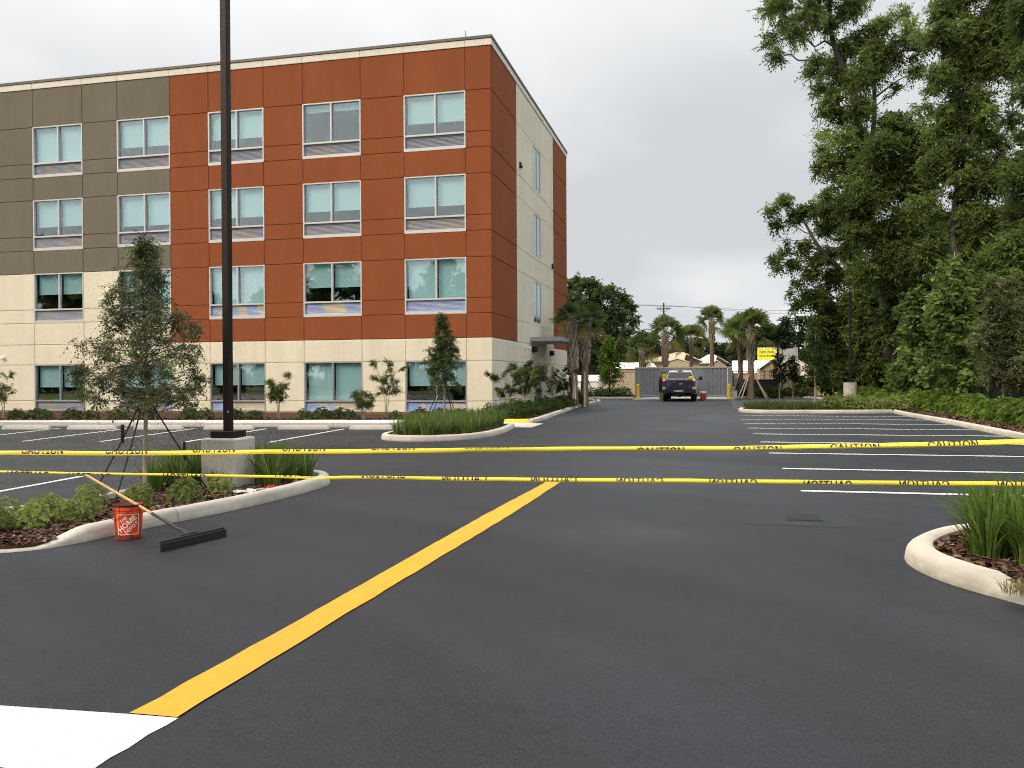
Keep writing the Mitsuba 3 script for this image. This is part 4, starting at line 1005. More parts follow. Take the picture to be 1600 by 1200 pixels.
CL_D = [(13.6,44.2,13.5,0.6),(13.7,42.5,12.3,0.64),(14.3,42.6,13.2,1.09),(14.5,42.8,15.0,1.09),(15.0,43.5,16.9,1.11),(15.2,43.9,18.8,1.32),(13.9,44.3,11.8,0.73),(14.2,42.6,11.2,1.09),(15.6,43.6,12.3,1.31),(13.7,42.5,10.1,1.09),(15.2,44.0,9.7,1.32),(13.3,42.2,8.6,0.95),(14.7,44.1,8.0,1.33),(15.4,43.0,7.5,1.29),(14.0,43.7,6.5,1.12),(14.9,43.1,5.5,1.3),(13.4,42.4,5.1,0.83),(15.6,43.0,4.6,1.29),(15.1,41.7,15.4,1.25),(15.4,41.6,9.5,1.25),(13.8,43.1,14.3,0.84),(14.1,42.9,15.9,0.97),(14.3,44.0,17.8,0.99),(13.1,41.6,10.6,0.87),(14.0,43.2,9.3,0.91),(13.8,43.0,7.7,0.9),(13.2,43.3,7.4,0.85),(13.4,43.7,5.9,0.85),(14.1,43.1,18.3,1.1)]
CL_E = [(4.2,64.2,13.7,0.63),(5.1,64.0,14.2,0.67),(5.7,64.3,13.0,0.63),(4.5,63.2,12.4,0.52),(6.3,64.2,13.4,0.72),(7.3,64.5,13.6,0.92),(8.2,63.1,13.2,1.04),(8.1,65.5,12.4,0.94),(9.4,64.7,12.7,1.12),(4.6,65.4,10.2,0.59),(5.1,63.4,10.3,0.67),(5.7,63.8,9.6,0.67),(4.6,63.3,9.3,0.38),(6.3,62.6,10.7,0.71),(5.8,62.6,8.2,0.61),(6.8,63.2,8.7,0.71),(8.1,65.1,10.3,0.98),(7.1,63.0,9.6,0.71),(8.5,64.6,8.6,1.21),(6.5,63.2,7.1,0.76),(5.8,62.7,6.6,0.57),(7.2,63.1,7.3,0.9),(8.2,64.5,6.5,1.07),(5.5,64.0,7.6,0.29),(9.6,64.1,10.5,1.21),(10.0,63.9,8.7,1.25),(9.5,63.3,6.8,1.33),(8.7,64.0,5.1,1.15),(10.4,65.3,5.1,1.37),(7.3,63.1,5.3,0.76),(11.4,64.7,6.9,1.26),(8.2,63.3,14.5,0.67),(9.5,63.1,13.9,1.04),(4.4,63.5,11.4,0.33),(5.2,62.8,11.0,0.28)]
CL_O = [(-14.9,90.2,11.5,1.08),(-13.3,87.3,11.5,0.92),(-11.9,86.4,11.0,1.04),(-10.8,85.5,10.2,0.84),(-13.4,85.8,9.4,1.42),(-11.9,86.6,9.1,1.3),(-10.1,87.6,10.4,1.05),(-9.0,88.5,9.8,0.87),(-8.4,90.4,9.0,0.88),(-8.0,90.0,7.6,0.74),(-9.6,86.7,8.1,1.43),(-11.2,88.6,7.6,1.46),(-13.1,90.1,7.4,1.36),(-8.3,86.0,6.0,0.78),(-10.0,89.8,5.9,1.21),(-11.4,87.5,5.5,1.05),(-14.7,89.4,7.7,1.34),(-14.0,87.1,5.5,1.05),(-8.9,88.6,4.5,0.8),(-10.5,88.0,3.9,0.66),(-15.5,86.0,9.4,1.62),(-16.7,89.3,7.0,1.68)]
# ---------------------------------------------------------------- vegetation
def unit(v):
    return v / (np.linalg.norm(v, axis=-1, keepdims=True) + 1e-12)


def leaf_mesh(b, d, n, L, W, col, shape=0.45):
    """One folded diamond (two triangles) per leaf."""
    k = len(b)
    d = unit(d)
    s = unit(np.cross(d, n))
    n = np.cross(s, d)
    L, W = np.broadcast_to(L, k)[:, None], np.broadcast_to(W, k)[:, None]
    m = b + d * L * shape + n * W * 0.12
    v = np.stack([b, m + s * W * .5, b + d * L - n * L * 0.08, m - s * W * .5], 1).reshape(-1, 3)
    f = (np.arange(k)[:, None, None] * 4 + np.array([[0, 2, 1], [0, 3, 2]])[None]).reshape(-1, 3)
    return v, f, np.repeat(col, 4, 0)


def join(ms):
    o, V, Fs, C = 0, [], [], []
    for v, f, c in ms:
        V.append(v)
        Fs.append(f + o)
        C.append(c)
        o += len(v)
    return np.vstack(V), np.vstack(Fs), np.vstack(C)


def tones(r, k, lo, hi, var=.22):
    t = r.beta(1.6, 1.9, (k, 1))
    return (np.array(lo) * (1 - t) + np.array(hi) * t) * np.exp(r.normal(0, var, (k, 1)))


def sprays(r, c, d, length, nl, L, W, col, droop=.35, flat_=.42):
    """nl leaves along a twig of the given length at every centre c, direction d."""
    k = len(c)
    d = unit(d)
    s = unit(np.cross(d, np.array([0, 0, 1.0]) + r.normal(0, .35, (k, 3))))
    t = np.linspace(.08, 1, nl)[None, :, None]
    ln = (length * r.uniform(.6, 1.3, k))[:, None, None]
    base = c[:, None] + d[:, None] * ln * t + np.array([0, 0, -1.0]) * (droop * ln * t * t)
    side = np.where(np.arange(nl) % 2 == 0, 1, -1)[None, :, None]
    dirs = d[:, None] * .55 + s[:, None] * side * .8 + r.normal(0, .28, (k, nl, 3)) + np.array([0, 0, -.30])
    nr = np.array([0, 0, 1.0]) + r.normal(0, flat_, (k, nl, 3))
    cc = np.repeat(col, nl, 0) * np.exp(r.normal(0, .10, (k * nl, 1)))
    return leaf_mesh(base.reshape(-1, 3), dirs.reshape(-1, 3), nr.reshape(-1, 3), L * r.uniform(.7, 1.25, k * nl), W * r.uniform(.7, 1.25, k * nl), cc)


def crown(seed, clumps, density, L, W, lo, hi, spray=.55, nl=9, squash=.85, gap=.40, shell=.55, droop=.35):
    """Leaf sprays through the volume of a list of clumps (x, y, z, r)."""
    r = rng_of(seed)
    out = []
    for (x, y, z, R) in clumps:
        k = max(5, int(density * R ** 2.1))
        u = unit(r.normal(0, 1, (k, 3)))
        rad = R * (shell + (1 - shell) * r.uniform(0, 1, (k, 1))) * r.uniform(.45, 1.12, (k, 1))
        p = np.array([x, y, z]) + u * rad * np.array([1, 1, squash])
        keep = meshkit.fbm(p * 1.15 + 31, 2, seed=3) > gap
        p, u = p[keep], u[keep]
        if not len(p):
            continue
        d = u * .8 + r.normal(0, .5, p.shape) + np.array([0, 0, .12])
        tone = np.exp(r.normal(0, .22))
        col = tones(r, len(p), lo, hi, .16) * tone
        out.append(sprays(r, p - unit(d) * spray * .5, d, spray, nl, L, W, col, droop))
    return join(out)


def limb(a, b, r0, r1, r, sag=.12, n=7, sides=6):
    a, b = np.array(a, float), np.array(b, float)
    t = np.linspace(0, 1, n)[:, None]
    L = np.linalg.norm(b - a)
    off = r.normal(0, 1, (n, 3)) * .035 * L
    off[0] = off[-1] = 0
    p = a + (b - a) * t + np.array([0, 0, 1]) * (sag * L * np.sin(np.pi * t)) + off
    return tube(p, np.linspace(r0, r1, n), sides)


def tree(name, label, trunks, clumps, rad, density, L, W, lo, hi, cat='tree', bark='m_bark', group=None, seed='t', limbs=True, twigs=3, lr=.045, **k):
    t = thing(name, label, cat, group)
    r = rng_of(seed)
    tm_, pts = [], []
    for i, (path, r0, r1) in enumerate(trunks):
        P = smooth_path(path, min(.5, path[-1][2] / 40)) if len(path) > 2 else np.array(path, float)
        rr = np.linspace(r0, r1, len(P))
        if i == 0 and P[0, 2] < .3:
            rr[0] *= 1.35
        P = P + meshkit.noise(P * 1.3, seed=2)[:, None] * rr[:, None] * .3
        tm_.append(tube(P, rr, 9))
        pts.append(np.c_[P, rr])
    put('trunk', tm_, bark, t, smooth=60)
    pts = np.vstack(pts)
    if limbs:
        lm = []
        for (x, y, z, R) in clumps:
            c = np.array([x, y, z - .25 * R])
            dist = np.linalg.norm(pts[:, :3] - c, axis=1) + 1.2 * np.maximum(0, pts[:, 2] - c[2] + .2 * np.linalg.norm(pts[:, :2] - c[:2], axis=1))
            j = int(np.argmin(dist))
            D_ = np.linalg.norm(pts[j, :3] - c)
            if D_ < .15:
                continue
            r0 = min(pts[j, 3] * .6, lr * (.35 + .22 * D_))
            lm.append(limb(pts[j, :3], c, r0, r0 * .35, r, .08, 7, 6))
            for q in range(twigs):
                e = c + unit(r.normal(0, 1, 3) + [0, 0, .2]) * R * .85
                lm.append(limb(c, e, r0 * .34, r0 * .12, r, .05, 4, 4))
        if lm:
            put('branches', lm, bark, t, smooth=60)
    v, f, c = crown(seed, clumps, density, L, W, lo, hi, **k)
    put('crown', (v, f), 'm_leaf', t, color=c)
    return t


GREEN = ((.088, .136, .044), (.245, .312, .100))
DARK = ((.078, .122, .040), (.195, .258, .078))
LIME = ((.075, .150, .022), (.170, .270, .050))
OLIVE = ((.040, .058, .026), (.095, .115, .050))


def shifted(cl, f):
    return [(x, y, z, R * f) for x, y, z, R in cl]


# the tall trees beyond the right-hand hedge
tree('tall_tree', 'tallest tree at the right, its open crown reaching above the lamp post into the sky', [
    ([(10.95, 58, 0), (10.89, 58.0, 2.69), (10.41, 58.0, 8.38), (9.54, 58.0, 13.29), (9.13, 57.5, 16.04), (8.94, 57.5, 18.47), (8.19, 57.5, 20.96), (7.44, 57.0, 22.86), (7.29, 57.0, 24.48), (7.07, 57.0, 26.92)], .42, .10),
    ([(9.54, 58.0, 13.29), (9.93, 58.0, 16.11), (10.09, 58.0, 18.94), (9.94, 58.0, 21.38), (9.49, 58.0, 23.45)], .22, .07)], CL_A, .4, 160, .235, .095, *GREEN, seed='A', spray=.75, nl=11, twigs=4, gap=.42, lr=.06)
tree('tall_tree', 'tall tree with a leaning forked trunk behind the light green saplings', [
    ([(11.1, 55, 0), (11.11, 55.0, 4.16), (11.19, 55.0, 7.98), (11.19, 55.0, 9.7), (11.48, 55.0, 11.41), (12.01, 54.5, 12.42), (12.66, 54.0, 13.69), (13.34, 54.0, 15.39)], .32, .15)], shifted(CL_B, 1.12), .4, 165, .25, .11, *DARK, seed='B', spray=.7, gap=.34, twigs=2)
tree('tall_tree', 'tall tree with a pale crooked trunk forking high up, near the right edge', [
    ([(13.0, 48, 0), (12.9, 48.0, 2.46), (12.6, 48.0, 6.74), (12.15, 48.0, 8.41), (12.16, 48.0, 10.05), (12.37, 48.0, 11.36), (12.76, 48.0, 12.65), (13.21, 48.0, 14.91), (13.37, 48.0, 17.51), (13.52, 48.0, 20.11)], .22, .06),
    ([(12.31, 48.0, 11.36), (12.22, 48.0, 12.52), (12.61, 48.0, 13.48), (12.47, 48.0, 15.95), (12.17, 48.0, 17.95)], .15, .05)], shifted(CL_C, 1.05), .4, 190, .21, .09, *GREEN, seed='C', bark='m_bark', spray=.65, nl=11, gap=.40, twigs=3)
tree('tall_tree', 'tall tree cut by the right edge of the picture', [
    ([(15.2, 43, 0), (15.11, 43.0, 2.33), (14.91, 43.0, 6.95), (14.99, 43.0, 11.27), (14.86, 43.0, 15.6), (14.86, 43.0, 18.47)], .35, .1),
    ([(14.85, 43.0, 9.96), (14.08, 43.0, 13.1), (13.03, 43.0, 13.6)], .16, .08)], CL_D, .4, 200, .20, .09, *DARK, seed='D', spray=.6, gap=.40, twigs=2)
tree('spreading_tree', 'dark tree with low limbs spreading left over the drive, behind the far lamp post', [
    ([(11.0, 65, 0), (11.01, 65.0, 1.92), (10.67, 65.0, 5.58), (9.95, 65.0, 7.88), (8.38, 64.5, 9.71), (7.24, 64.0, 11.05), (6.51, 64.0, 12.44), (5.73, 64.0, 13.4)], .36, .06),
    ([(10.55, 65.0, 6.0), (10.17, 65.0, 10.16), (9.31, 65.0, 12.49), (8.53, 64.0, 13.26)], .22, .06)], CL_E, .4, 170, .27, .125, *DARK, seed='E', spray=.7, gap=.33, twigs=3)

# bushy understorey trees closing the wood below the tall crowns
us = [((11.2, 51.2), 6.0, 1.7), ((12.6, 45.6), 5.4, 1.6), ((10.7, 56.0), 6.4, 1.8), ((14.5, 47.5), 7.0, 2.0), ((15.5, 39.0), 6.2, 2.0), ((10.6, 60), 7.5, 2.6), ((13.2, 60), 8.0, 2.8), ((16.4, 58), 9.5, 3.2), ((14.2, 52.5), 7.4, 2.5), ((17.5, 52), 10, 3.0), ((12.6, 66.5), 9.5, 3.2), ((16.5, 66), 11.5, 3.4), ((20.5, 60), 12.5, 3.6), ((21.5, 50), 12.5, 3.4), ((17.8, 45.5), 9.5, 2.8), ((9.0, 70), 6.3, 2.4), ((20.0, 71), 14.5, 4.0), ((13.8, 43.2), 5.6, 1.8), ((24.5, 64), 15.5, 3.8)]
for i, ((x, y), hgt, w) in enumerate(us):
    r = rng_of(f'us{i}')
    cl = []
    for q in range(26):
        a, hh = r.uniform(0, 2 * np.pi), r.uniform(.06, 1) ** .9
        rr = w * (1 - .55 * hh ** 2) * r.uniform(.2, .9)
        cl.append((x + rr * math.cos(a), y + rr * math.sin(a) * .8, max(.5, hh * hgt), w * r.uniform(.26, .42)))
    tree('understorey_tree', 'dense dark leafy understorey tree in the wood behind the hedge', [([(x, y, 0), (x + .1, y, hgt * .5), (x, y, hgt * .85)], .16, .05)], cl, .3, 62, .34, .19, (.062, .100, .032), (.165, .220, .062), seed=f'us{i}', group='dark understorey trees in the wood on the right', spray=.6, nl=8, gap=.22, twigs=1)

# young trees planted in the right-hand bed


def cone_clumps(seed, x, y, z0, z1, w0, w1, n, rr, mid=.35):
    r = rng_of(seed)
    cl = []
    for q in range(n):
        t = (q + r.uniform(0, 1)) / n
        env = w0 + (w1 - w0) * t
        env *= np.interp(t, [0, mid * .5, mid, 1], [.55, .9, 1.0, 1.0])
        a = q * 2.4 + r.uniform(-.5, .5)
        d = env * math.sqrt(r.uniform(.05, 1)) * .85
        cl.append((x + d * math.cos(a), y + d * math.sin(a), z0 + (z1 - z0) * t, rr * r.uniform(.75, 1.2) * np.interp(t, [0, .8, 1], [1, .85, .55])))
    return cl


tree('young_sycamore', 'light green young tree with large leaves, broadest of the saplings behind the hedge', [([(9.55, 37.7, 0), (9.55, 37.7, 3), (9.58, 37.7, 6.6)], .07, .02)], cone_clumps('s1', 9.5, 37.7, 1.2, 6.4, 1.75, .35, 46, .50), .1, 125, .27, .24, (.100, .165, .048), (.235, .330, .105), seed='s1', spray=.45, nl=4, gap=.27, bark='m_pale_bark', lr=.03)
tree('young_sycamore', 'narrower light green sapling left of the broad large-leaved one', [([(9.75, 45.2, 0), (9.75, 45.2, 3), (9.73, 45.2, 5.8)], .07, .02)], cone_clumps('s2', 9.75, 45.2, .9, 5.9, 1.5, .3, 40, .48), .1, 115, .27, .24, (.085, .145, .042), (.200, .290, .090), seed='s2', spray=.45, nl=4, gap=.27, bark='m_pale_bark', lr=.03)
tree('young_oak', 'olive green young oak with a pale bare stem near the right edge', [([(10.0, 33.2, 0), (10.0, 33.2, 2.4), (10.0, 33.2, 4.8)], .055, .02)], cone_clumps('s3', 10.05, 33.2, 1.35, 5.0, 1.5, .5, 60, .46), .1, 330, .12, .05, (.085, .110, .052), (.215, .240, .110), seed='s3', spray=.4, nl=10, gap=.36, bark='m_pale_bark', lr=.03)
tree('broadleaf_tree', 'bright yellow green tree rising behind the olive young oak', [([(11.9, 38.6, 0), (11.9, 38.6, 4), (11.9, 38.6, 6.4)], .12, .05)], [(11.2, 38.6, 6.2, .75), (11.9, 38.6, 7.0, .7), (12.5, 38.3, 6.5, .75), (11.0, 38.3, 5.4, .65), (11.7, 38.1, 5.5, .75), (12.6, 38.2, 5.6, .7), (12.2, 38.2, 4.7, .6), (13.0, 38.4, 4.9, .6), (11.4, 38.2, 4.6, .5), (13.1, 38.6, 6.0, .6), (12.4, 38.4, 7.3, .5)], .1, 150, .30, .11, (.088, .150, .038), (.215, .300, .085), seed='s4', spray=.5, nl=7, gap=.25)
tree('young_oak', 'slim dark young oak with a bare stem in the divider island', [([(4.47, 40.3, 0), (4.50, 40.3, 1.4), (4.52, 40.3, 3.4)], .05, .015)], cone_clumps('s5', 4.52, 40.3, 1.6, 4.0, .78, .15, 26, .30), .1, 200, .12, .055, (.022, .040, .018), (.060, .085, .034), seed='s5', spray=.35, nl=9, gap=.33, bark='m_pale_bark', lr=.02)
tree('young_tree', 'mid green bushy young tree between the divider oak and the far lamp post', [([(8.35, 64, 0), (8.4, 64, 2.0), (8.45, 64, 4.6)], .07, .02)], cone_clumps('s6', 8.3, 64, .9, 5.6, 1.5, .6, 34, .60), .1, 85, .22, .10, (.045, .080, .018), (.110, .165, .035), seed='s6', spray=.5, nl=9, gap=.25, bark='m_pale_bark')
for i, (x, y, hgt, lab) in enumerate([(4.43, 60.2, 3.9, 'small dark staked oak before the yellow sign'), (5.35, 60.8, 3.0, 'smaller dark staked oak right of the yellow sign')]):
    t = tree('staked_oak', lab, [([(x, y, 0), (x, y, 1.6), (x, y, hgt)], .05, .02)], cone_clumps(f'so{i}', x, y, 1.35, hgt, .72, .2, 20, .33), .1, 170, .14, .08, (.014, .024, .014), (.040, .055, .028), seed=f'so{i}', spray=.4, nl=9, gap=.3, lr=.02, bark='m_pale_bark')
    for a in (.4, 2.5, 4.6):
        put('stake', tube([(x + .75 * math.cos(a), y + .75 * math.sin(a), 0), (x, y, 1.5)], .012, 5), 'm_black', t)
tree('young_maple', 'bright green young maple in the bed left of the enclosure', [([(-8.0, 68, 0), (-7.98, 68, 2), (-7.98, 68, 4.8)], .06, .02)], cone_clumps('mp', -7.98, 68, 1.2, 4.9, 1.35, .3, 34, .42), .1, 160, .17, .12, (.075, .150, .022), (.170, .265, .050), seed='mp', spray=.4, nl=7, gap=.25)

# the two staked oaks of the islands
def straps(t, x, y, ztop, feet, m='m_black', w=.011):
    for fx, fy in feet:
        put('guy_strap', tube([(fx, fy, .09), (fx + (x - fx) * .55, fy + (y - fy) * .55, .09 + (ztop - .09) * .53), (x, y, ztop)], w, 6), m, t)


ox, oy = -7.30, 9.85
r = rng_of('oakcl')
ocl = []
for q in range(210):
    t_ = r.beta(1.05, 1.45)
    env = np.interp(t_, [0, .12, .3, .5, .68, .85, 1], [.66, .84, .82, .64, .36, .17, .05])
    a = r.uniform(0, 2 * np.pi)
    d_ = env * r.uniform(.0, 1) ** .75
    ocl.append((ox + d_ * math.cos(a), oy + d_ * math.sin(a), 1.25 + 2.28 * t_, .15 * r.uniform(.7, 1.25)))
oak = tree('staked_oak', 'slender young oak held by black guy straps beside the lamp post in the left island', [([(ox, oy, 0), (ox - .01, oy, .8), (ox + .02, oy, 1.6), (ox - .01, oy, 2.5), (ox + .02, oy, 3.5)], .034, .006)], ocl, .1, 520, .058, .022,
           (.070, .095, .045), (.175, .200, .098), seed='oak', spray=.20, nl=9, gap=.20, bark='m_pale_bark', lr=.018, twigs=3, shell=.2)
straps(oak, ox, oy, 1.42, [(-7.62, 9.20), (-7.33, 9.30), (-6.70, 10.35), (-7.9, 10.6)])
put('strap_buckle', tube([(-7.42, 9.55, .78), (-7.41, 9.54, 1.02)], .022, 8), 'm_black', oak)
put('strap_buckle', tube([(-6.93, 10.16, .52), (-6.92, 10.14, .76)], .018, 8), 'm_black', oak)
ox, oy = -7.78, 24.2
r = rng_of('oak2')
ocl = []
for q in range(130):
    t_ = r.beta(1.05, 1.4)
    env = np.interp(t_, [0, .10, .35, .6, .8, 1], [.42, .64, .55, .38, .20, .05])
    a = r.uniform(0, 2 * np.pi)
    d_ = env * math.sqrt(r.uniform(.02, 1))
    ocl.append((ox + d_ * math.cos(a), oy + d_ * math.sin(a), 1.25 + 2.30 * t_, .145 * r.uniform(.7, 1.25)))
oak2 = tree('staked_oak', 'dark narrow young oak on guy straps in the island at the hotel corner', [([(ox, oy, 0), (ox + .02, oy, 1.2), (ox, oy, 3.4)], .04, .008)], ocl, .1, 620, .070, .034, (.052, .084, .032), (.135, .180, .062), seed='oak2', spray=.20, nl=9, gap=.20, bark='m_pale_bark', lr=.018, shell=.2)
straps(oak2, ox, oy, 1.6, [(-8.35, 23.8), (-7.15, 23.9), (-7.6, 24.9), (-8.05, 23.5)], w=.014)

# crape myrtles
def myrtle(label, x, y, stems, hgt, spread, nleaf, lo, hi, seed, L=.075, group=None):
    t = thing('crape_myrtle', label, 'shrub', group)
    r = rng_of(seed)
    wood, C, D_, = [], [], []
    for s in range(stems):
        a = s * 2 * np.pi / stems + r.uniform(-.5, .5)
        top = np.array([x + spread * .45 * math.cos(a), y + spread * .45 * math.sin(a), hgt * r.uniform(.62, .88)])
        P = np.array([(x + .05 * math.cos(a), y + .05 * math.sin(a), 0), (x + spread * .1 * math.cos(a), y + spread * .1 * math.sin(a), hgt * .35), top])
        P = smooth_path(P, .2)
        wood.append(tube(P, np.linspace(.018, .009, len(P)), 5))
        for b in range(7):
            j = r.integers(int(len(P) * .5), len(P))
            e = P[j] + np.array([math.cos(a + r.normal(0, 1.1)), math.sin(a + r.normal(0, 1.1)), r.uniform(.3, 1.0)]) * spread * r.uniform(.25, .55)
            e[2] = min(e[2], hgt)
            q = np.linspace(0, 1, 6)[:, None]
            tw = P[j] + (e - P[j]) * q + np.array([0, 0, .06]) * np.sin(np.pi * q)
            wood.append(tube(tw, np.linspace(.007, .003, 6), 4))
            for c in range(nleaf):
                u = r.uniform(.15, 1)
                C.append(P[j] + (e - P[j]) * u + [0, 0, .06 * math.sin(np.pi * u)])
                D_.append(e - P[j] + r.normal(0, .25, 3))
    put('stem', wood, 'm_pale_bark', t, smooth=60)
    C, D_ = np.array(C), np.array(D_)
    v, f, c = sprays(r, C + r.normal(0, .015, C.shape), D_, .16, 6, L, L * .5, tones(r, len(C), lo, hi), .15)
    put('foliage', (v, f), 'm_leaf', t, color=c)
    return t


ml, mh = (.070, .105, .030), (.170, .200, .070)
myrtle('sparse crape myrtle at the left edge of the picture before the cream wall', -27.7, 28.6, 3, 1.95, .72, 18, ml, mh, 'm1')
myrtle('sparse crape myrtle left of the foreground oak, beside the lower left window', -24.0, 28.7, 3, 1.85, .70, 18, ml, mh, 'm2')
myrtle('sparse crape myrtle right of the foreground oak before the cream wall', -19.5, 28.7, 4, 1.95, .70, 18, ml, mh, 'm3')
myrtle('upright crape myrtle between the lamp post and the fourth ground floor window', -15.70, 28.8, 4, 1.95, .50, 22, ml, mh, 'm4')
myrtle('tall crape myrtle with two tiers of leaves beside the fourth ground floor window', -11.45, 28.9, 3, 2.50, .80, 26, ml, mh, 'm5')
myrtle('low sparse crape myrtle at the foot of the taller two-tiered one', -12.10, 28.4, 4, 1.15, .50, 18, ml, mh, 'm6')
myrtle('leafy crape myrtle nearest the hotel corner, left one of two side by side', -7.55, 31.3, 2, 2.25, .85, 42, (.055, .095, .026), (.145, .185, .06), 'm7', .085)
myrtle('taller leafy crape myrtle at the hotel corner, right one of two side by side', -7.30, 33.3, 3, 2.85, .90, 44, (.065, .105, .028), (.165, .20, .065), 'm8', .085)
myrtle('dark narrow crape myrtle before the side door', -7.65, 36.4, 3, 2.45, .70, 34, (.04, .07, .024), (.11, .14, .05), 'm9')
myrtle('dark open crape myrtle right of the side door', -7.55, 41.0, 3, 2.05, .95, 26, (.035, .05, .022), (.10, .11, .05), 'm10')
myrtle('dark leaning crape myrtle between the side door and the twin palm', -7.35, 43.2, 3, 2.0, .85, 24, (.04, .06, .026), (.10, .12, .05), 'm11')
# ---------------------------------------------------------------- low planting: prototypes, then copies


def shrub_mesh(seed, R, H, n, L, W, lo, hi):
    """A rounded shrub: whorls of leaves on the tips of short shoots over a lumpy dome."""
    r = rng_of(seed)
    u = unit(r.normal(0, 1, (n, 3)) + [0, 0, .45])
    u[:, 2] = np.abs(u[:, 2])
    lump = .72 + .55 * meshkit.fbm(u * 2.3 + 11, 3, seed=int(zlib.crc32(seed.encode()) % 50))
    rad = lump * np.where(r.uniform(0, 1, n) < .65, r.uniform(.85, 1.05, n), r.uniform(.35, .9, n))
    tip = u * rad[:, None] * np.array([R, R, H]) + [0, 0, .04]
    k = 5
    a = np.arange(k) * 2 * np.pi / k
    ax = unit(u + r.normal(0, .3, u.shape) + [0, 0, .5])
    s1 = unit(np.cross(ax, [0.3, .2, 1.0]))
    s2 = np.cross(ax, s1)
    ph = r.uniform(0, 6.28, (n, 1))
    dirs = ax[:, None] * .55 + s1[:, None] * np.cos(a + ph)[..., None] + s2[:, None] * np.sin(a + ph)[..., None] + r.normal(0, .2, (n, k, 3))
    nr = ax[:, None] + r.normal(0, .3, (n, k, 3))
    inner = (.55 + .45 * np.clip((rad - .5) / .5, 0, 1))[:, None]
    del inner
    col = np.repeat(tones(r, n, lo, hi, .15), k, 0)
    base = np.repeat(tip, k, 0)
    return leaf_mesh(base, dirs.reshape(-1, 3), nr.reshape(-1, 3), L * r.uniform(.7, 1.2, n * k), W * r.uniform(.7, 1.2, n * k), col, .6)


def stems_mesh(seed, R, H, k=9):
    r = rng_of(seed + 's')
    return [tube([(0, 0, -.02), (R * .3 * math.cos(a), R * .3 * math.sin(a), H * .4), (R * .7 * math.cos(a), R * .7 * math.sin(a), H * .75)], [.010, .007, .003], 4) for a in r.uniform(0, 6.28, k)]


protos = {}


def shrub_proto(kind, variants, *a):
    for q in range(variants):
        v, f, c = shrub_mesh(f'{kind}{q}', *a)
        c = c * (0.78 + 0.13 * q)
        protos[kind, q] = (mikit.ply((v, f), 'm_leaf', color=c), mikit.ply(trimesh.util.concatenate(stems_mesh(f'{kind}{q}', a[0], a[1])), 'm_pale_bark'))


shrub_proto('near', 4, .33, .36, 300, .050, .028, (.155, .210, .060), (.38, .44, .155))
shrub_proto('hedge', 5, .46, .64, 210, .105, .060, (.055, .115, .022), (.26, .37, .075))
shrub_proto('dark', 4, .42, .45, 170, .080, .042, (.040, .070, .024), (.115, .165, .052))
shrub_proto('wall', 3, .36, .40, 130, .085, .045, (.055, .085, .034), (.150, .185, .072))


def shrub(name, kind, q, x, y, z, s, rz, label, group, cat='shrub', sz=1.0):
    t = thing(name, label, cat, group)
    M = T().translate([x, y, z]).rotate([0, 0, 1], rz).scale([s, s, s * sz])
    for nm, sh in zip(('foliage', 'stem'), protos[kind, q]):
        k = numbered(f'{t}__{nm}')
        scene[k] = {**sh, 'to_world': M}
        parts_of[t].append(k)
    return t


r = rng_of('near')
for x, y, s, lab in [(-7.15, 7.20, .62, None), (-6.90, 7.48, .56, None), (-7.08, 7.80, .62, None), (-6.72, 7.85, .54, None), (-6.86, 8.20, .55, None), (-7.40, 7.60, .62, None), (-7.25, 8.15, .55, None),
                     (-7.45, 9.0, .56, 'rounded light green shrub at the island edge behind the squeegee handle'), (-7.0, 9.30, .52, 'rounded light green shrub at the foot of the staked oak'),
                     (-6.72, 8.90, .56, 'rounded light green shrub behind the orange bucket'), (-6.42, 9.42, .66, 'rounded light green shrub left of the lamp post pedestal'), (-6.42, 10.25, .55, 'rounded light green shrub right before the lamp post pedestal')]:
    shrub('rounded_shrub', 'near', r.integers(4), x, y, .06, s, r.uniform(0, 360), lab or 'rounded light green shrub in the cluster at the left edge of the left island', 'rounded shrubs in the left island' if lab else 'shrub cluster at the left edge of the left island', sz=1.15)
r = rng_of('hedge')
Yh = 20.4
while Yh < 62:
    for row in (0, 1):
        x = 8.98 + .62 * row + r.normal(0, .05) - (.25 if Yh > 43 else 0)
        shrub('hedge_shrub', 'hedge', r.integers(5), x, Yh + .35 * row + r.normal(0, .06), .08, r.uniform(.86, 1.16) + .08 * row, r.uniform(0, 360), 'glossy green hedge shrub in the long row behind the right-hand kerb', 'hedge shrubs along the right-hand kerb')
    Yh += .80 if Yh < 40 else 1.0
r = rng_of('side')
for i in range(26):
    y = 29.9 + i * .72
    x = -6.95 - .012 * (y - 30) * 1.5 + r.normal(0, .10)
    if i % 5 != 4:
        shrub('low_shrub', 'dark', r.integers(4), x, y, .09, r.uniform(.85, 1.1), r.uniform(0, 360), 'low dark green shrub in the bed along the side of the hotel', 'low shrubs along the side of the hotel')
    if i % 2 == 0:
        shrub('low_shrub', 'dark', r.integers(4), x - .75, y + .3, .09, r.uniform(.9, 1.2), r.uniform(0, 360), 'low dark green shrub in the bed along the side of the hotel', 'low shrubs along the side of the hotel')
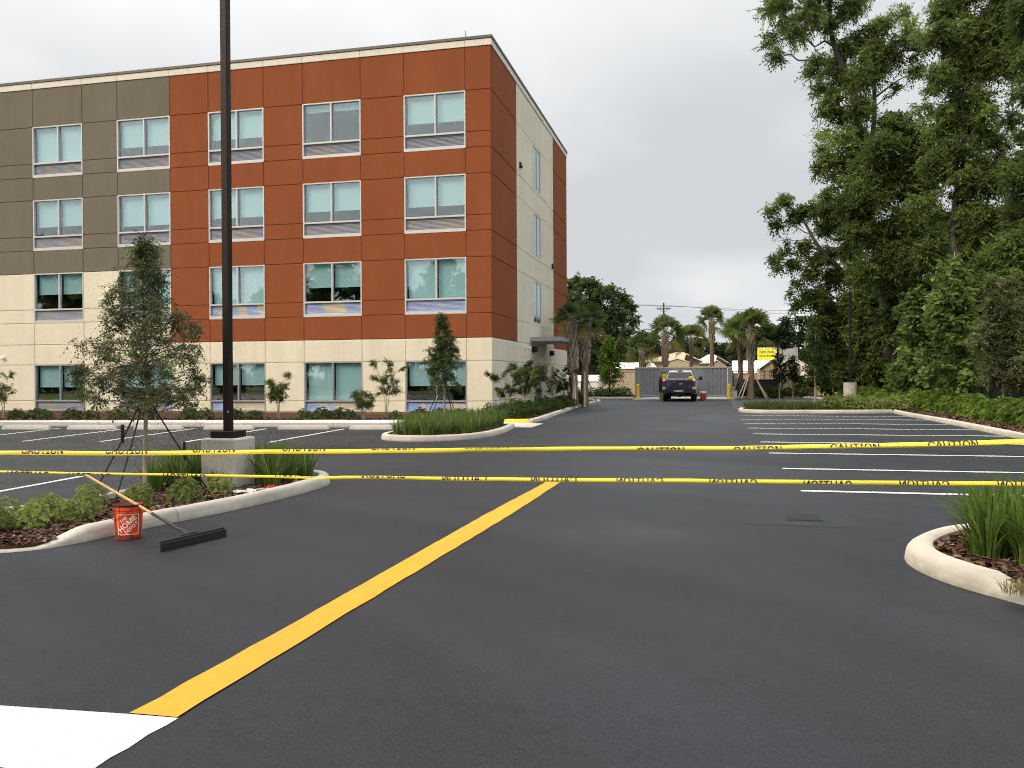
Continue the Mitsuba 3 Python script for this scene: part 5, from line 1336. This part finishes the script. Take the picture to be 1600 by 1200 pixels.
for i, (x, y, s) in enumerate([(-25.9, 27.3, 1), (-25.2, 27.6, 1.1), (-24.6, 27.4, .9), (-23.6, 27.6, 1.05), (-22.9, 27.7, .9), (-21.8, 27.8, 1.1), (-20.6, 28.0, 1.0), (-19.0, 28.2, 1.1), (-18.3, 28.1, 1), (-17.1, 28.2, 1.0), (-16.4, 28.3, .9), (-14.4, 28.3, .95), (-13.7, 28.4, 1.1), (-12.95, 28.4, 1.15), (-11.0, 28.6, .8), (-10.1, 28.7, 1.05), (-9.4, 28.8, 1.1), (-12.5, 28.3, .7), (-8.7, 28.9, 1.0)]):
    shrub('wall_shrub', 'wall', i % 3, x, y, .09, s * .95, i * 77, 'small round shrub in the bed before the hotel front wall', 'small shrubs before the hotel front wall')
r = rng_of('div')
for i in range(16):
    x = 5.0 + .20 * i + r.normal(0, .05)
    shrub('low_shrub', 'near', r.integers(4), x, 40.2 + r.uniform(-1.2, 1.6), .09, r.uniform(1.2, 1.6), r.uniform(0, 360), 'olive green shrub at the hedge end of the divider island', 'shrubs of the divider island')
for i in range(15):
    shrub('low_shrub', 'dark', i % 4, -15 + .62 * i, 63.1 + r.normal(0, .2), .09, r.uniform(1.2, 1.6), r.uniform(0, 360), 'dark shrub in the bed across the end of the drive', 'dark shrubs across the end of the drive')
for i in range(12):
    shrub('low_shrub', 'dark', i % 4, 2.1 + .42 * i, 64.7 + r.normal(0, .25) - .02 * i, .09, r.uniform(1.1, 1.5), r.uniform(0, 360), 'dark shrub between the enclosure and the far hedge', 'dark shrubs right of the enclosure')


def blades(seed, n, H, spread, w, lo, hi, seg=5, R=.12, dry=.03):
    r = rng_of(seed)
    a = r.uniform(0, 2 * np.pi, n)
    h = H * r.uniform(.55, 1.05, n)
    lean = spread * r.uniform(.05, 1, n) ** 1.2
    b = np.stack([np.cos(a), np.sin(a), a * 0], 1)
    root = b * (R * np.sqrt(r.uniform(0, 1, n)))[:, None]
    tw = r.normal(0, .6, n)
    side = np.stack([-np.sin(a + tw), np.cos(a + tw), a * 0], 1)
    t = np.linspace(0, 1, seg + 1)[None, :, None]
    c = root[:, None] + b[:, None] * (lean * H)[:, None, None] * t ** 1.9 + np.array([0, 0, 1.0]) * (h[:, None, None] * (t - .28 * lean[:, None, None] * t ** 3))
    ww = (w * r.uniform(.7, 1.2, n))[:, None, None] * np.interp(t, [0, .3, .75, 1], [.7, 1, .75, .05])
    V = np.stack([c - side[:, None] * ww / 2, c + side[:, None] * ww / 2], 2).reshape(-1, 3)
    m = (seg + 1) * 2
    q = np.array([[2 * k, 2 * k + 1, 2 * k + 3, 2 * k + 2] for k in range(seg)])
    f = np.vstack([q[:, [0, 1, 2]], q[:, [0, 2, 3]]])
    Fc = (np.arange(n)[:, None, None] * m + f[None]).reshape(-1, 3)
    col = tones(r, n, lo, hi, .16)
    d = r.uniform(0, 1, n) < dry
    col[d] = np.array([.42, .38, .22]) * r.uniform(.6, 1.1, (d.sum(), 1))
    return V, Fc, np.repeat(col, m, 0)


def clump_proto(kind, variants, *a, **k):
    for q in range(variants):
        v, f, c = blades(f'{kind}{q}', *a, **k)
        protos[kind, q] = (mikit.ply((v, f), 'm_leaf', color=c),)


clump_proto('lily', 4, 90, .62, .46, .021, (.080, .140, .034), (.215, .300, .090))
clump_proto('lilynear', 3, 150, .64, .66, .021, (.060, .120, .022), (.165, .250, .058), seg=7, R=.15)
clump_proto('rough', 3, 90, .42, .8, .02, (.055, .085, .025), (.16, .19, .06), R=.3)
r = rng_of('lily')


def clump(kind, nv, x, y, z, s, label, group):
    t = thing('lily_grass_clump', label, 'grass clump', group)
    k = numbered(f'{t}__blades')
    scene[k] = {**protos[kind, int(r.integers(nv))][0], 'to_world': T().translate([x, y, z]).rotate([0, 0, 1], float(r.uniform(0, 360))).scale(s)}
    parts_of[t].append(k)


for x, y, s in [(-7.22, 10.45, 1), (-7.45, 10.6, .95), (-7.35, 10.9, 1), (-7.15, 11.0, 1.05), (-7.25, 11.4, 1), (-6.85, 11.6, 1), (-6.55, 11.45, 1.05), (-6.3, 11.2, 1.05), (-6.42, 11.75, 1.05), (-6.15, 11.55, .95), (-6.62, 12.0, 1), (-6.3, 12.1, .9), (-6.1, 11.0, .9), (-7.1, 12.0, 1), (-6.0, 11.85, .85), (-6.70, 10.48, .5), (-7.40, 10.15, .9)]:
    clump('lily', 4, x, y, .07, s, 'tall strappy green lily grass clump around the foreground lamp pedestal', 'lily grass clumps in the left island')
gx_ = [(x, y) for x in np.arange(-8.4, -5.95, .40) for y in np.arange(20.75, 26.4, .46)]
for x, y in gx_:
    x, y = x + r.normal(0, .07), y + r.normal(0, .07)
    if P_mid.buffer(-.34).contains(Point(x, y)) and not (y > 25.4 and x > -6.6):
        clump('lily', 4, x, y, .10, r.uniform(.72, 1.12), 'green lily grass clump in the island at the hotel corner', 'lily grass clumps in the corner island')
for x, y, s in [(2.22, 7.75, 1.0), (2.36, 8.05, 1.0), (2.50, 7.55, 1.0), (2.45, 8.35, 1.05), (2.62, 7.42, 1.0), (2.85, 7.9, 1.1), (2.75, 8.6, 1), (3.15, 7.4, 1), (3.2, 8.2, 1.1), (3.1, 8.8, 1), (3.6, 7.7, 1), (3.6, 8.6, 1), (4.1, 7.3, 1), (4.2, 8.1, 1), (4.1, 8.9, 1), (2.40, 7.05, .0)]:
    if s:
        clump('lilynear', 3, x, y, .075, s, 'tall green lily grass clump in the right foreground island', 'lily grass clumps in the right foreground island')
for i in range(46):
    x, y = r.uniform(1.7, 5.6), r.uniform(38.7, 42.1)
    clump('rough', 3, x, y, .09, r.uniform(.8, 1.25), 'rough grassy clump in the divider island between the right stalls', 'grassy clumps in the divider island')
# rough yellowing grass at the open end of the right island
r = rng_of('dry')
g_ = []
for i in range(420):
    x, y = r.uniform(2.0, 3.8), r.uniform(5.9, 6.62)
    if y > 6.62 - (x - 2.0) * .04 or y < 6.50 - (x - 2.05) * .62:
        continue
    v, f, c = blades(f'd{i}', 9, .13, 1.3, .007, (.13, .15, .04), (.34, .32, .13), seg=3, R=.05, dry=.3)
    g_.append((v + [x, y, .08 + r.uniform(-.02, .02)], f, c))
v, f, c = join(g_)
put('grass', (v, f), 'm_leaf', color=c, kind='stuff', label='yellowing rough grass at the open end of the right island')

# ---------------------------------------------------------------- palms


def palm(label, x, y, hgt, R, seed, booted=(.35, .95), lean=0.0, nf=24, tr=.17, dead=5, group=None, props=None, lo=(.07, .115, .034), hi=(.19, .24, .085)):
    t = thing('sabal_palm', label, 'palm', group)
    r = rng_of(seed)
    n = 14
    P = np.array([(x + lean * (k / (n - 1)) ** 1.6, y, hgt * k / (n - 1)) for k in range(n)])
    tt = np.linspace(0, 1, n)
    rad = tr * np.interp(tt, [0, .06, .3, .6, .95, 1], [1.35, 1.1, 1.0, .95, 1.05, .8]) * (1 + r.normal(0, .03, n))
    put('trunk', tube(P, rad, 14), 'm_palm', t, smooth=60)
    z0, z1 = booted[0] * hgt, booted[1] * hgt
    bt = []
    m = int((z1 - z0) / .075)
    for k in range(m):
        z = z0 + (z1 - z0) * k / m
        c = np.array([np.interp(z, P[:, 2], P[:, 0]), y, z])
        for s in range(3):
            a = k * 1.15 + s * 2.094
            o = np.array([math.cos(a), math.sin(a), 0])
            sd = np.array([-math.sin(a), math.cos(a), 0])
            b0 = c + o * tr * .85
            e = c + o * tr * 1.42 + np.array([0, 0, .26]) + sd * r.uniform(.03, .10) * (1 if (k + s) % 2 else -1)
            bt.append(tube([b0 - [0, 0, .05], (b0 + e) / 2 + o * .03, e], [.050, .036, .022], 5))
    put('leaf_base', bt, 'm_boot', t)
    V, Fs, C, o_ = [], [], [], 0
    st = []
    head = P[-1]
    for k in range(nf + dead):
        isd = k >= nf
        a = k * 2.39996 + r.uniform(-.2, .2)
        el = r.uniform(-.75, -.35) if isd else np.interp(k / nf, [0, .5, 1], [1.45, .72, -.22]) + r.normal(0, .12)
        o = np.array([math.cos(a) * math.cos(el), math.sin(a) * math.cos(el), math.sin(el)])
        pl = R * r.uniform(.42, .55)
        hub = head + o * pl + np.array([0, 0, -.12 * pl])
        st.append(tube([head - [0, 0, .1], head + o * pl * .5 + [0, 0, .02], hub], [.022, .016, .010], 4))
        sd = unit(np.cross(o, [0, 0, 1.0]))
        up = np.cross(sd, o)
        rl = r.normal(0, .75)
        sd, up = sd * math.cos(rl) + up * math.sin(rl), up * math.cos(rl) - sd * math.sin(rl)
        ns = 24
        fan = np.linspace(-1.35, 1.35, ns)
        ln = R * r.uniform(.50, .66)
        for q in fan:
            d = o * math.cos(q) + sd * math.sin(q) + up * (.10 * math.cos(q))
            d = unit(d + r.normal(0, .03, 3))
            L = ln * (.62 + .38 * math.cos(q * .5)) * r.uniform(.9, 1.05)
            wv = unit(np.cross(d, up)) * L * .042
            dr_p = np.array([0, 0, -1.0]) * L
            p0, p1, p2, p3 = hub, hub + d * L * .45 + dr_p * .01, hub + d * L * .80 + dr_p * .08, hub + d * L * 1.0 + dr_p * (.24 + .25 * isd)
            V += [p0, p1 - wv, p1 + wv, p2 - wv * .7, p2 + wv * .7, p3]
            Fs += [[o_, o_ + 1, o_ + 2], [o_ + 1, o_ + 3, o_ + 4], [o_ + 1, o_ + 4, o_ + 2], [o_ + 3, o_ + 5, o_ + 4]]
            o_ += 6
        base = np.array([.34, .31, .12]) if isd else np.array(lo) + (np.array(hi) - lo) * r.beta(2, 2)
        C += [base * math.exp(r.normal(0, .15))] * (6 * ns)
    put('frond_stalk', st, 'm_pale_bark', t)
    put('fronds', (np.array(V), np.array(Fs)), 'm_leaf', t, color=np.array(C))
    for (fx, fy, zz) in props or []:
        u = unit(np.array([x - fx, y - fy]))
        b = np.array([x - u[0] * tr, y - u[1] * tr, zz])
        put('prop', tube([(fx, fy, .02), b], .05, 4), 'm_lumber', t)
    return t


palm('left trunk of the twin palm beside the hotel, propped by pale timbers', -7.12, 44.6, 4.55, 1.25, 'p1', (.42, .98), -.1, 28, .22, 2, props=[(-6.72, 42.6, 1.9), (-7.0, 43.4, 1.7)], lo=(.07, .115, .04), hi=(.19, .25, .09))
palm('right, darker trunk of the twin palm beside the hotel', -6.80, 46.3, 4.75, 1.25, 'p2', (.5, .98), .12, 28, .20, 2, props=[(-6.55, 44.6, 1.9), (-6.2, 47.3, 1.6)], lo=(.065, .105, .034), hi=(.175, .23, .08))
palm('short palm just left of the enclosure, low green crown', -5.36, 67.5, 3.75, 1.5, 'p3', (.45, .98), 0, 24, .17, 3)
palm('palm with a ragged crown and yellow skirt behind the left half of the enclosure', -3.60, 68.3, 5.0, 1.75, 'p4', (.5, .98), 0, 24, .21, 3)
palm('slim palm with a small yellowing crown behind the enclosure, right of the pickup cab', -1.65, 71.0, 4.6, 1.55, 'p5', (.9, .99), 0, 24, .16, 2, lo=(.09, .125, .036), hi=(.24, .26, .085))
palm('tallest slim palm with a compact crown behind the right half of the enclosure', 0.0, 69.0, 6.05, 1.35, 'p6', (.72, .99), 0, 24, .17, 2, lo=(.05, .09, .03))
palm('left, brown trunked palm of the pair right of the enclosure', 2.05, 64.6, 4.9, 1.5, 'p7', (.93, .99), -.05, 28, .19, 2, props=[(1.35, 63.0, 1.9), (1.5, 65.6, 1.7)], lo=(.075, .115, .032), hi=(.21, .24, .08))
palm('right palm of the pair right of the enclosure, braced by pale timbers', 2.68, 62.6, 4.75, 1.9, 'p8', (.56, .98), 0, 34, .22, 2, props=[(1.75, 61.9, 1.75), (2.0, 61.6, 1.7), (3.7, 62.2, 1.75), (3.9, 63.2, 1.7)], lo=(.075, .12, .034), hi=(.20, .25, .08))

# ---------------------------------------------------------------- beyond the lot
mat('m_siding', (0.46, 0.39, 0.29), 0.7, 0.3)
mat('m_siding_dark', (0.42, 0.355, 0.262), 0.7, 0.3)
mat('m_roof_white', (0.78, 0.78, 0.76), 0.4, 0.4)
mat('m_roof_tan', (0.66, 0.55, 0.38), 0.5, 0.4)
mat('m_roof_grey', (0.52, 0.56, 0.58), 0.5, 0.4)
mat('m_dark_trim', (0.05, 0.04, 0.035), 0.6, 0.3)


def shed(label, x0, x1, y0, y1, wall, ridge, roof='m_roof_white', wallm='m_siding', gambrel=False, base=0.0, axis='y', trim=False, door=None):
    t = thing('portable_shed', label, 'shed')
    xm = (x0 + x1) / 2
    w = x1 - x0
    if axis == 'y':   # gable faces the camera
        pr_ = [(x0, base), (x1, base), (x1, wall), (xm, ridge), (x0, wall)] if not gambrel else [(x0, base), (x1, base), (x1, wall), (x1 - w * .2, wall + (ridge - wall) * .72), (xm, ridge), (x0 + w * .2, wall + (ridge - wall) * .72), (x0, wall)]
        put('wall', wallpoly(Polygon(pr_), y0, y1, 'x'), wallm, t)
        top = pr_[2:]
        rf = []
        for (ax_, az), (bx_, bz) in zip(top[:-1], top[1:]):
            n_ = np.array([-(bz - az), bx_ - ax_])
            n_ = n_ / np.linalg.norm(n_) * -.05
            n_ = n_ if n_[1] > 0 else -n_
            q = np.array([(ax_, az), (bx_, bz)])
            e = (q[1] - q[0]) * .03
            rf.append(hull([(p_[0] + k_ * n_[0], yy, p_[1] + k_ * n_[1] + .004) for p_ in (q[0] - e, q[1] + e) for yy in (y0 - .12, y1 + .12) for k_ in (0, 1)]))
        put('roof', rf, roof, t)
        if trim:
            put('trim', [hull([(a_[0], y0 - .13, a_[1] - .10), (b_[0], y0 - .13, b_[1] - .10), (a_[0], y0 - .13, a_[1] + .01), (b_[0], y0 - .13, b_[1] + .01), (a_[0], y0 - .16, a_[1] - .1), (b_[0], y0 - .16, b_[1] + .01)]) for a_, b_ in zip(top[:-1], top[1:])], 'm_dark_trim', t)
        yd = y0
    else:
        put('wall', wallpoly(Polygon([(y0, base), (y1, base), (y1, wall), ((y0 + y1) / 2, ridge), (y0, wall)]), x0, x1, 'y'), wallm, t)
        ym = (y0 + y1) / 2
        rf = []
        for (ya, za), (yb, zb) in (((y0 - .12, wall - .04), (ym, ridge + .01)), ((ym, ridge + .01), (y1 + .12, wall - .04))):
            rf.append(hull([(xx_, yy, zz_ + h_) for xx_ in (x0 - .12, x1 + .12) for (yy, zz_) in ((ya, za), (yb, zb)) for h_ in (.006, .07)]))
        put('roof', rf, roof, t)
        yd = y0
    if door:
        put('door', cham(door[0], yd - .04, base + .02, door[1], yd - .003, base + door[2], .006), 'm_dark_trim' if len(door) > 3 else wallm, t)
    lines = []
    for z in np.arange(base + .3, wall - .05, .3):
        lines.append(box(x0 + .01, y0 - .012, z, x1 - .01, y0 - .001, z + .015))
    put('siding_joint', lines, 'm_siding_dark', t)
    return t


shed('long tan shed with pale roof left of the enclosure, behind the young maple', -9.6, -6.50, 77, 80, 2.35, 2.85, axis='x')
shed('barn roofed tan shed with white roof above the left half of the enclosure', -4.75, -1.45, 80, 84, 2.2, 3.25, gambrel=True)
shed('white gabled shed left of the barn roofed one', -6.4, -4.9, 81, 85, 2.0, 2.9, wallm='m_roof_white')
shed('tan gabled shed above the right end of the enclosure', -0.9, 1.75, 77, 81, 2.0, 3.0)
shed('long tan shed with bright roof behind the paired palms', 1.9, 5.0, 78.5, 82, 1.9, 2.95, axis='x', base=.8)
shed('tan shed with dark edged gable raised behind the chain link fence, below the yellow sign', 3.75, 5.75, 71.0, 75.0, 2.2, 2.95, trim=True, base=1.35, door=(4.75, 5.05, .85, 1))
shed('tall tan shed right of the raised one, near the far hedge', 5.2, 6.75, 70.0, 73.0, 2.4, 2.9, wallm='m_siding', base=.5)
shed('low pale shed with long white roof beyond the twin palm', -15.5, -11.0, 84, 88, 1.2, 1.75, axis='x', wallm='m_roof_white')
shed('low tan shed with long white roof between the twin palm and the maple', -11.5, -9.9, 88, 92, 1.2, 1.7, axis='x')
shed('white roofed shed half hidden by the staked oaks', 6.6, 9.4, 88, 92, 2.5, 3.3, wallm='m_roof_white')
put('trailer_deck', [box(2.2, 76.5, .55, 6.0, 78.2, .8), box(2.4, 76.6, 0, 2.6, 78, .55), box(5.5, 76.6, 0, 5.7, 78, .55)], 'm_black', label='black trailer deck under the long tan shed', cat='trailer')
put('storage_screen', [box(1.8, 69.2, 0.0, 5.1, 69.3, 1.30), box(1.8, 69.15, 1.3, 5.1, 69.35, 1.36)], 'm_black', label='low black screen below the raised tan shed', cat='screen')
for lab, x0, x1, xr, y0, y1, ze, zr, rm in [('house with broad tan roof behind the barn roofed shed', -7.5, -1.1, -3.5, 96, 104, 3.25, 4.35, 'm_roof_tan'), ('house with pale grey roof behind the enclosure', -2.2, 2.0, -.1, 108, 116, 3.2, 4.35, 'm_roof_grey')]:
    t = thing('house', lab, 'house')
    put('wall', box(x0 + .3, y0 + .4, 0, x1 - .3, y1 - .4, ze), 'm_siding', t)
    put('roof', [hull([(x0, y0, ze), (x1, y0, ze), (x0, y1, ze), (x1, y1, ze), (x0, y0, ze + .12), (x1, y0, ze + .12), (x0, y1, ze + .12), (x1, y1, ze + .12), (xr - .3, (y0 + y1) / 2 - 1.2, zr), (xr + .3, (y0 + y1) / 2 + 1.2, zr), (xr + .4, y0 + 1.0, zr), (xr - .4, y0 + 1.0, zr)])], rm, t)
    gb = hull([(xr + .5, y0 - .05, ze), (x1 + .1, y0 - .05, ze), (xr + .7, y0 - .05, zr - .25), (xr + .5, y0 + 1, ze), (x1, y0 + 1, ze), (xr + .7, y0 + 1, zr - .25)])
    put('gable', gb, 'm_dark_trim', t)
    put('window', cham(x0 + 1, y0 + .36, 1.2, x0 + 2.2, y0 + .41, 2.4, .01), 'm_dark_glass', t)

mat('m_sign_yellow', (0.80, 0.78, 0.06), 0.5, 0.4)
sg = thing('sign_board', 'yellow lettered sign board on posts above the sheds', 'sign')
put('panel', cham(4.62, 92, 2.2, 6.5, 92.06, 4.55, .01), 'm_sign_yellow', sg)
put('border', [box(4.60, 91.98, 4.51, 6.52, 91.999, 4.58), box(4.60, 91.98, 2.2, 4.66, 91.999, 4.51), box(6.46, 91.98, 2.2, 6.52, 91.999, 4.51)], 'm_roof_white', sg)
for x in (4.8, 6.3):
    put('post', box(x - .05, 92.07, 0, x + .05, 92.17, 4.4), 'm_dark_trim', sg)
mat('m_sign_ink', (0.09, 0.10, 0.02), 0.6, 0.3)
for txt, hgt, z, wd in (('Handi-House', .30, 3.98, 1.5), ('Portable Buildings', .19, 3.62, 1.5), ('OVER 40 YEARS', .12, 3.36, 1.3), ('904 964', .30, 2.92, 1.45)):
    if txt.startswith('OVER'):
        continue
    v, f = text_flat(txt, hgt)
    v[:, 0] *= wd / v[:, 0].max()
    V = np.stack([v[:, 0] + 5.56 - wd / 2, v[:, 0] * 0 + 91.985, v[:, 1] + z], 1)
    put('lettering', (V, f), 'm_sign_ink', sg)
t = thing('sign_board', 'plain grey back of a second sign board right of the yellow one', 'sign')
put('panel', cham(6.9, 93.5, 2.2, 8.75, 93.56, 4.5, .01), 'm_grey_metal', t)
for x in (7.1, 8.5):
    put('post', box(x - .05, 93.4, 0, x + .05, 93.49, 4.5), 'm_grey_metal', t)

up = thing('utility_pole', 'wooden utility pole with a crossarm above the palms', 'utility pole')
put('pole', tube([(-6.77, 125, 0), (-6.77, 125, 12.3)], [.17, .11], 10), 'm_bark', up, smooth=50)
put('crossarm', [box(-7.75, 124.85, 11.35, -5.8, 124.95, 11.5), tube([(-7.5, 124.9, 11.4), (-6.77, 124.9, 10.9)], .03, 5), tube([(-6.0, 124.9, 11.4), (-6.77, 124.9, 10.9)], .03, 5)], 'm_bark', up)
for x in (-7.65, -7.2, -6.3, -5.9):
    put('insulator', lathe([(0, 0), (.05, 0), (.08, .1), (.05, .16), (.07, .25), (0, .34)], 10, (x, 124.9, 11.5)), 'm_grey_metal', up)
for i, (x, lab) in enumerate(((-7.65, 'upper overhead wire running from the utility pole to the right'), (-5.9, 'lower overhead wire running from the utility pole to the right'))):
    pts = [(-60, 130 + 3 * i, 12.2), (-30, 127, 11.6 - .2 * i), (x, 124.9, 11.86), (6, 122, 10.75 - .35 * i), (22, 119, 10.35 - .35 * i), (45, 115, 10.6), (70, 110, 11.6)]
    put('overhead_wire', tube(smooth_path(pts, 2.0), .022, 4), 'm_black', label=lab, cat='wire')

fn = thing('chain_link_fence', 'dark post and rail fence across the back between the lot and the sheds', 'fence')
for x in list(np.arange(-19, -5.6, 2.7)) + list(np.arange(1.6, 9, 2.4)):
    put('post', tube([(x, 69.6, 0), (x, 69.6, 2.05)], .035, 6), 'm_dark_trim', fn)
put('rail', [tube([(-19, 69.6, 2.0), (-5.5, 69.6, 2.0)], .028, 6), tube([(1.5, 69.6, 2.0), (8.9, 69.6, 2.0)], .028, 6)], 'm_dark_trim', fn)
wr = []
for a0, a1 in ((-19, -5.5), (1.5, 8.9)):
    for s in np.arange(a0 - 2, a1, .30):
        for sg_ in (1, -1):
            xa, xb = (s, s + 1.95) if sg_ > 0 else (s + 1.95, s)
            wr.append(tube([(xa, 69.6, .03), (xb, 69.6, 1.98)], .0035, 3, False))
put('mesh', wr, 'm_dark_trim', fn, kind='stuff')
fs = thing('screened_fence', 'black screened fence in the shade behind the right-hand hedge', 'fence')
for i, y in enumerate(np.arange(22, 66, 3.0)):
    put('post', tube([(11.2, y, 0), (11.2, y, 1.95)], .035, 6), 'm_black', fs)
    if y < 63:
        ys, zs = np.linspace(y + .05, y + 2.95, 9), np.linspace(.1, 1.85, 6)
        V = np.array([[(11.24 + .03 * math.sin(3 * a + 2 * b + i), a, b) for b in zs] for a in ys]).reshape(-1, 3)
        ii, jj = np.meshgrid(np.arange(8), np.arange(5), indexing='ij')
        put('screen_panel', (V, np.stack([ii * 6 + jj, (ii + 1) * 6 + jj, (ii + 1) * 6 + jj + 1, ii * 6 + jj + 1], -1).reshape(-1, 4)), 'm_rubber', fs, smooth=True)
put('rail', tube([(11.2, 22, 1.93), (11.2, 65, 1.93)], .025, 6), 'm_black', fs)

# the big dark oak behind the hotel and the tree line
tree('big_oak', 'big dark oak standing behind the far corner of the hotel', [([(-10.8, 88, 0), (-10.7, 88, 3), (-10.9, 88, 7)], .45, .25), ([(-10.8, 88, 3), (-9.2, 87.5, 5.8), (-8.6, 87.5, 8)], .22, .08), ([(-10.8, 88, 3), (-12.6, 88.5, 6.5), (-13.5, 88, 9.5)], .25, .08)], shifted(CL_O, 1.08), .4, 60, .40, .22, (.055, .085, .036), (.140, .185, .070), seed='O', spray=.8, nl=9, gap=.27, twigs=2)
far = [(-17, 96, 9.5, 3.2), (-24, 118, 10, 4.5), (-13.5, 112, 6.2, 3.5), (-20.5, 130, 7.5, 4.5), (-15.0, 135, 8.6, 4.5), (-10.5, 138, 9.4, 4.2), (-6.0, 142, 8.4, 4.0), (-2.0, 145, 8.0, 4.5), (2.5, 150, 7.2, 4.2), (5.5, 140, 8.8, 4.0), (9.2, 128, 10.2, 4.2), (13.5, 122, 10.0, 4.0), (17.5, 118, 10.8, 4.2), (22, 112, 12.0, 4.6), (28, 105, 14, 5.0), (12.5, 100, 7.5, 3.2), (17.5, 94, 9.5, 3.6), (35, 95, 16, 5.5), (40, 80, 17, 5.5), (-2, 128, 5.0, 3.0), (7.0, 112, 6.0, 3.0), (-34, 125, 12, 5), (31, 75, 17, 5), (33, 58, 17, 5), (28, 46, 15, 4.2), (24, 38, 12, 3.4)]
for i, (x, y, hgt, w) in enumerate(far):
    r = rng_of(f'far{i}')
    cl = []
    for q in range(30):
        a, hh = r.uniform(0, 2 * np.pi), r.uniform(.08, 1)
        rr = w * (1 - .5 * hh ** 2.2) * r.uniform(.2, .95)
        cl.append((x + rr * math.cos(a), y + rr * math.sin(a) * .7, hh * hgt * .93, w * r.uniform(.22, .36)))
    big = y > 92
    tree('distant_tree', 'dark green tree in the distant tree line beyond the sheds' if big else 'dense tree deep in the wood at the right edge', [([(x, y, 0), (x + .2, y, hgt * .45), (x, y, hgt * .8)], .25, .08)], cl, .3, 26 if big else 34, .55 if big else .5, .34 if big else .28, (.030, .048, .026) if big else DARK[0], (.068, .090, .046) if big else DARK[1], seed=f'far{i}', group='distant tree line beyond the sheds' if big else 'trees deep in the wood on the right', spray=.9, nl=7, gap=.18, twigs=0)
# trees across the road behind the camera, mirrored in the hotel's lower windows
for i, (x, y, hgt, w) in enumerate([(-14, -27, 10, 4.5), (-23, -27, 12, 5), (-32, -29, 16.5, 5.5), (-39, -28, 15.5, 5.5), (-46, -30, 17, 6), (-53, -28, 13.2, 4.6), (-63, -30, 13.5, 5), (-72, -30, 17, 6), (-80, -32, 19.5, 6), (-88, -32, 22, 6.5), (-99, -32, 19, 6), (-3, -28, 9, 4.5), (8, -27, 10.5, 5), (18, -29, 12, 5)]):
    r = rng_of(f'bk{i}')
    cl = []
    for q in range(30):
        a, hh = r.uniform(0, 2 * np.pi), r.uniform(.06, 1)
        rr = w * (1 - .5 * hh ** 2.2) * r.uniform(.2, .95)
        cl.append((x + rr * math.cos(a), y + rr * math.sin(a) * .7, hh * hgt * .93, w * r.uniform(.24, .38)))
    tree('roadside_tree', 'dark green tree across the road, seen only as a reflection in the hotel windows', [([(x, y, 0), (x + .2, y, hgt * .45), (x, y, hgt * .8)], .25, .08)], cl, .3, 14, .7, .45, *DARK, seed=f'bk{i}', group='roadside trees across the road', spray=.9, nl=7, gap=.15, twigs=0)
